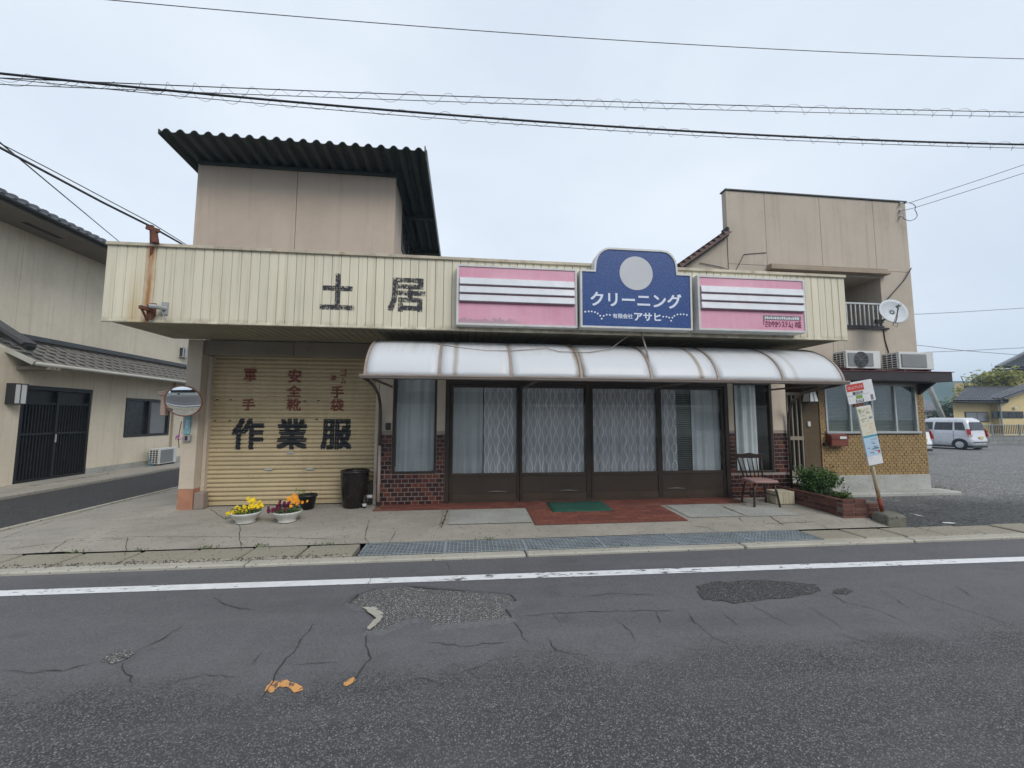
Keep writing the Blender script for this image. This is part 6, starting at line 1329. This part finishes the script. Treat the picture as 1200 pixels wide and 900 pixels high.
# far hill
b = MB(); hp = [(-160, 0), (80, 0), (168, 9), (240, 21), (288, 26.5), (316, 25), (340, 20), (362, 14.5), (384, 12), (440, 8), (560, 0)]
def hillz(x):
    for (xa, za), (xb, zb) in zip(hp[:-1], hp[1:]):
        if xa <= x <= xb: f = (x-xa)/(xb-xa); f = f*f*(3-2*f); return za+(zb-za)*f
    return 0
b.grid(lambda u, v: (-160+720*u, 140+200*v, max(-.2, hillz(-160+720*u)*math.sin(math.pi*min(1, .02+v))*1.0+(1.6*math.sin(u*60)*math.sin(v*22))*math.sin(math.pi*v)-.2)), 120, 20)
b.build('hills', M['hill'], None, kind='structure', smooth=True)

# ------------------------------------------------------------------ overhead lines
def catenary(p, q, sag, n=40): 
    p, q = Vector(p), Vector(q); return [p.lerp(q, i/n)-Vector((0, 0, sag*4*(i/n)*(1-i/n))) for i in range(n+1)]
def helix(path, r, pitch, wob=.3, seed=0):
    q = random.Random(seed); P = []; s = 0.0; ph = 0.0
    for i in range(len(path)-1):
        a, c = path[i], path[i+1]; d = (c-a); n = max(2, int(d.length/.03)); t = d.normalized(); u = Vector((0, 1, 0)); v = t.cross(u)
        for k in range(n):
            ph += d.length/n*2*math.pi/pitch*(1+wob*math.sin(s*1.3)+wob*.5*math.sin(s*3.1+seed)); s += d.length/n; rr = r*(1+.35*math.sin(s*2.3+seed))
            P.append(a+d*(k/n)+(u*math.cos(ph)+v*math.sin(ph))*rr)
    return P
def through(pts): 
    P = [A(px, py, Y) for px, py, Y in pts]; xs = np.array([p.x for p in P]); cz = np.polyfit(xs, [p.z for p in P], 2); cy = np.polyfit(xs, [p.y for p in P], 1)
    return lambda x: Vector((x, float(np.polyval(cy, x)), float(np.polyval(cz, x))))
def cable_thing(name, label, fn, x0, x1, r, gap=None, spiral=None, seed=0):
    t = thing(name, label, 'cable', tuple(fn((x0+x1)/2)), 'overhead lines along the road'); n = 60; P = [fn(x0+(x1-x0)*i/n) for i in range(n+1)]
    MB().tube(P, r, 6).build('cable', M['cable'], t, smooth=True)
    if gap: MB().tube([p-Vector((0, 0, gap)) for p in P], .0045, 5).build('messenger_wire', M['wire'], t)
    if spiral: MB().tube(helix([p-Vector((0, 0, gap/2)) for p in P], spiral, .36, .25, seed), .0022, 3, False).build('spiral_hanger', M['wire'], t)
    return t
cable_thing('overhead_cable', 'thicker spiral-wrapped overhead cable, the lower of the two bundles', through([(0, 85, 4.9), (300, 117, 4.9), (600, 141, 4.9), (900, 157, 4.9), (1200, 170, 4.9)]), -14, 16, .014, .058, .042, 1)
cable_thing('overhead_cable', 'thin spiral-wrapped overhead cable, the upper of the two bundles', through([(0, 91, 4.9), (300, 103.5, 4.95), (600, 116, 5.0), (900, 125, 5.05), (1200, 131, 5.1)]), -14, 16, .006, .078, .048, 2)
cable_thing('overhead_wire', 'single thin wire crossing the sky above all other lines', through([(130, 0, 5.2), (600, 39, 5.2), (900, 57, 5.2), (1200, 69, 5.2)]), -14, 16, .0055)
def wire(name, label, pts, r, cat='wire', sag=0.0):
    P = catenary(pts[0], pts[1], sag, 20) if len(pts) == 2 else [Vector(p) for p in pts]
    tag(MB().tube(P, r, 6).build(name, M['cable'], None, loc=tuple(P[0]), smooth=True), label, cat)
br = A(178, 266, FY-.06)
wire('service_cable', 'thick black service cable running over the rusty fascia bracket', [A(-60, 142, 4.6), A(0, 173, 4.8), A(60, 205, 5.1), A(120, 237, 5.4), br, A(222, 291, 7.15)], .014, 'cable')
wire('service_wire', 'thin wire running just above the thick service cable', [A(-60, 138, 4.7), A(0, 168, 4.9), A(60, 199, 5.2), A(120, 231, 5.5), br+Vector((0, .02, .05)), A(222, 289, 7.15)], .006)
wire('service_wire', 'thin wire dropping from the left cables to the ivory house roof', [A(-40, 138, 6.5), A(0, 167, 7), A(60, 217, 9), A(125, 271, 13), A(160, 300, 16)], .012)
for k, (a_, c_) in enumerate((((1400, 122), (1068, 237)), ((1400, 135), (1070, 244)))):
    wire('house_wire', ('upper' if k == 0 else 'lower')+' of the two wires strung to the corner of the taupe house', catenary(A(*c_, 8.1), A(*a_, 6.6), .035, 16)+[], .006)
    wire('house_wire_end', ('upper' if k == 0 else 'lower')+' short wire tail at the insulators on the corner of the taupe house', [A(*c_, 8.1), A(1057, (239, 247)[k], HY-.05)], .006)
wire('loop_wire', 'short looped wire hanging at the top corner of the taupe house', [A(1066, 238, 8.05), A(1070, 239, 8.05), A(1073, 242, 8.05), A(1072, 246, 8.05), A(1074, 249, 8.05), A(1075, 253, 8.05), A(1072, 257, 8.05), A(1066, 259, 8.08), A(1060, 257, 8.1), A(1057, 254, HY-.05)], .007)
for k, (y0_, y1_, y2_) in enumerate(((368, 365.5, 359), (405, 411, 420), (413, 411, 406))):
    wire('distant_wire', ('thin far wire level with the satellite dish, right of the taupe house', 'far wire sloping down to the right above the yellow house', 'far wire sloping up to the right above the yellow house')[k], [A(1000, 2*y0_-y1_, 25), A(1080, y0_, 25), A(1130, y1_, 25), A(1240, y2_-.5, 25)], .016)

# ------------------------------------------------------------------ across the road (seen in the mirror and in the glass)
oh = thing('house_across_road', 'pale house across the road, upper storey coloured dark as eave shade, seen only in the convex mirror', 'house', (0, -9, 0))
BOX('wall', M['white_wall'], oh, -22, 24, -12, -9, .5, 2.30); BOX('ground_wall', M['plinth'], oh, -22, 24, -12, -8.95, 0, .495); BOX('upper_wall', M['black_wood'], oh, -22, 24, -12, -9.0, 2.43, 4.2); BOX('eave', M['paper'], oh, -22, 24, -12, -8.7, 2.31, 2.425); BOX('roof', M['kawara'], oh, -22.5, 24.5, -12.5, -8.4, 4.205, 4.45)  # black upper wall stands in for windows and the shade under the eaves
BOX('window', M['dark_pane'], oh, -14, -12, -8.998, -8.95, .9, 2.0); BOX('window', M['dark_pane'], oh, 14, 16, -8.998, -8.95, .9, 2.0)
MB().grid(lambda u, v: (-45+90*u, -9.6+4.4*v, .02), 20, 4).build('far_pavement', M['apron'], None, kind='structure')

# ------------------------------------------------------------------ air: pale haze that blues the far hill
hm = bpy.data.materials.new('haze_air'); hm.use_nodes = True; hn = hm.node_tree.nodes; hn.clear(); ho = hn.new('ShaderNodeOutputMaterial'); hv = hn.new('ShaderNodeVolumePrincipled')
hv.inputs['Color'].default_value = (.52, .77, 1, 1); hv.inputs['Density'].default_value = .0012; hv.inputs['Anisotropy'].default_value = 0; hm.node_tree.links.new(hv.outputs[0], ho.inputs['Volume'])
MB().box(-640, 640, -640, 640, -1.5, 40).build('haze', hm, kind='stuff')
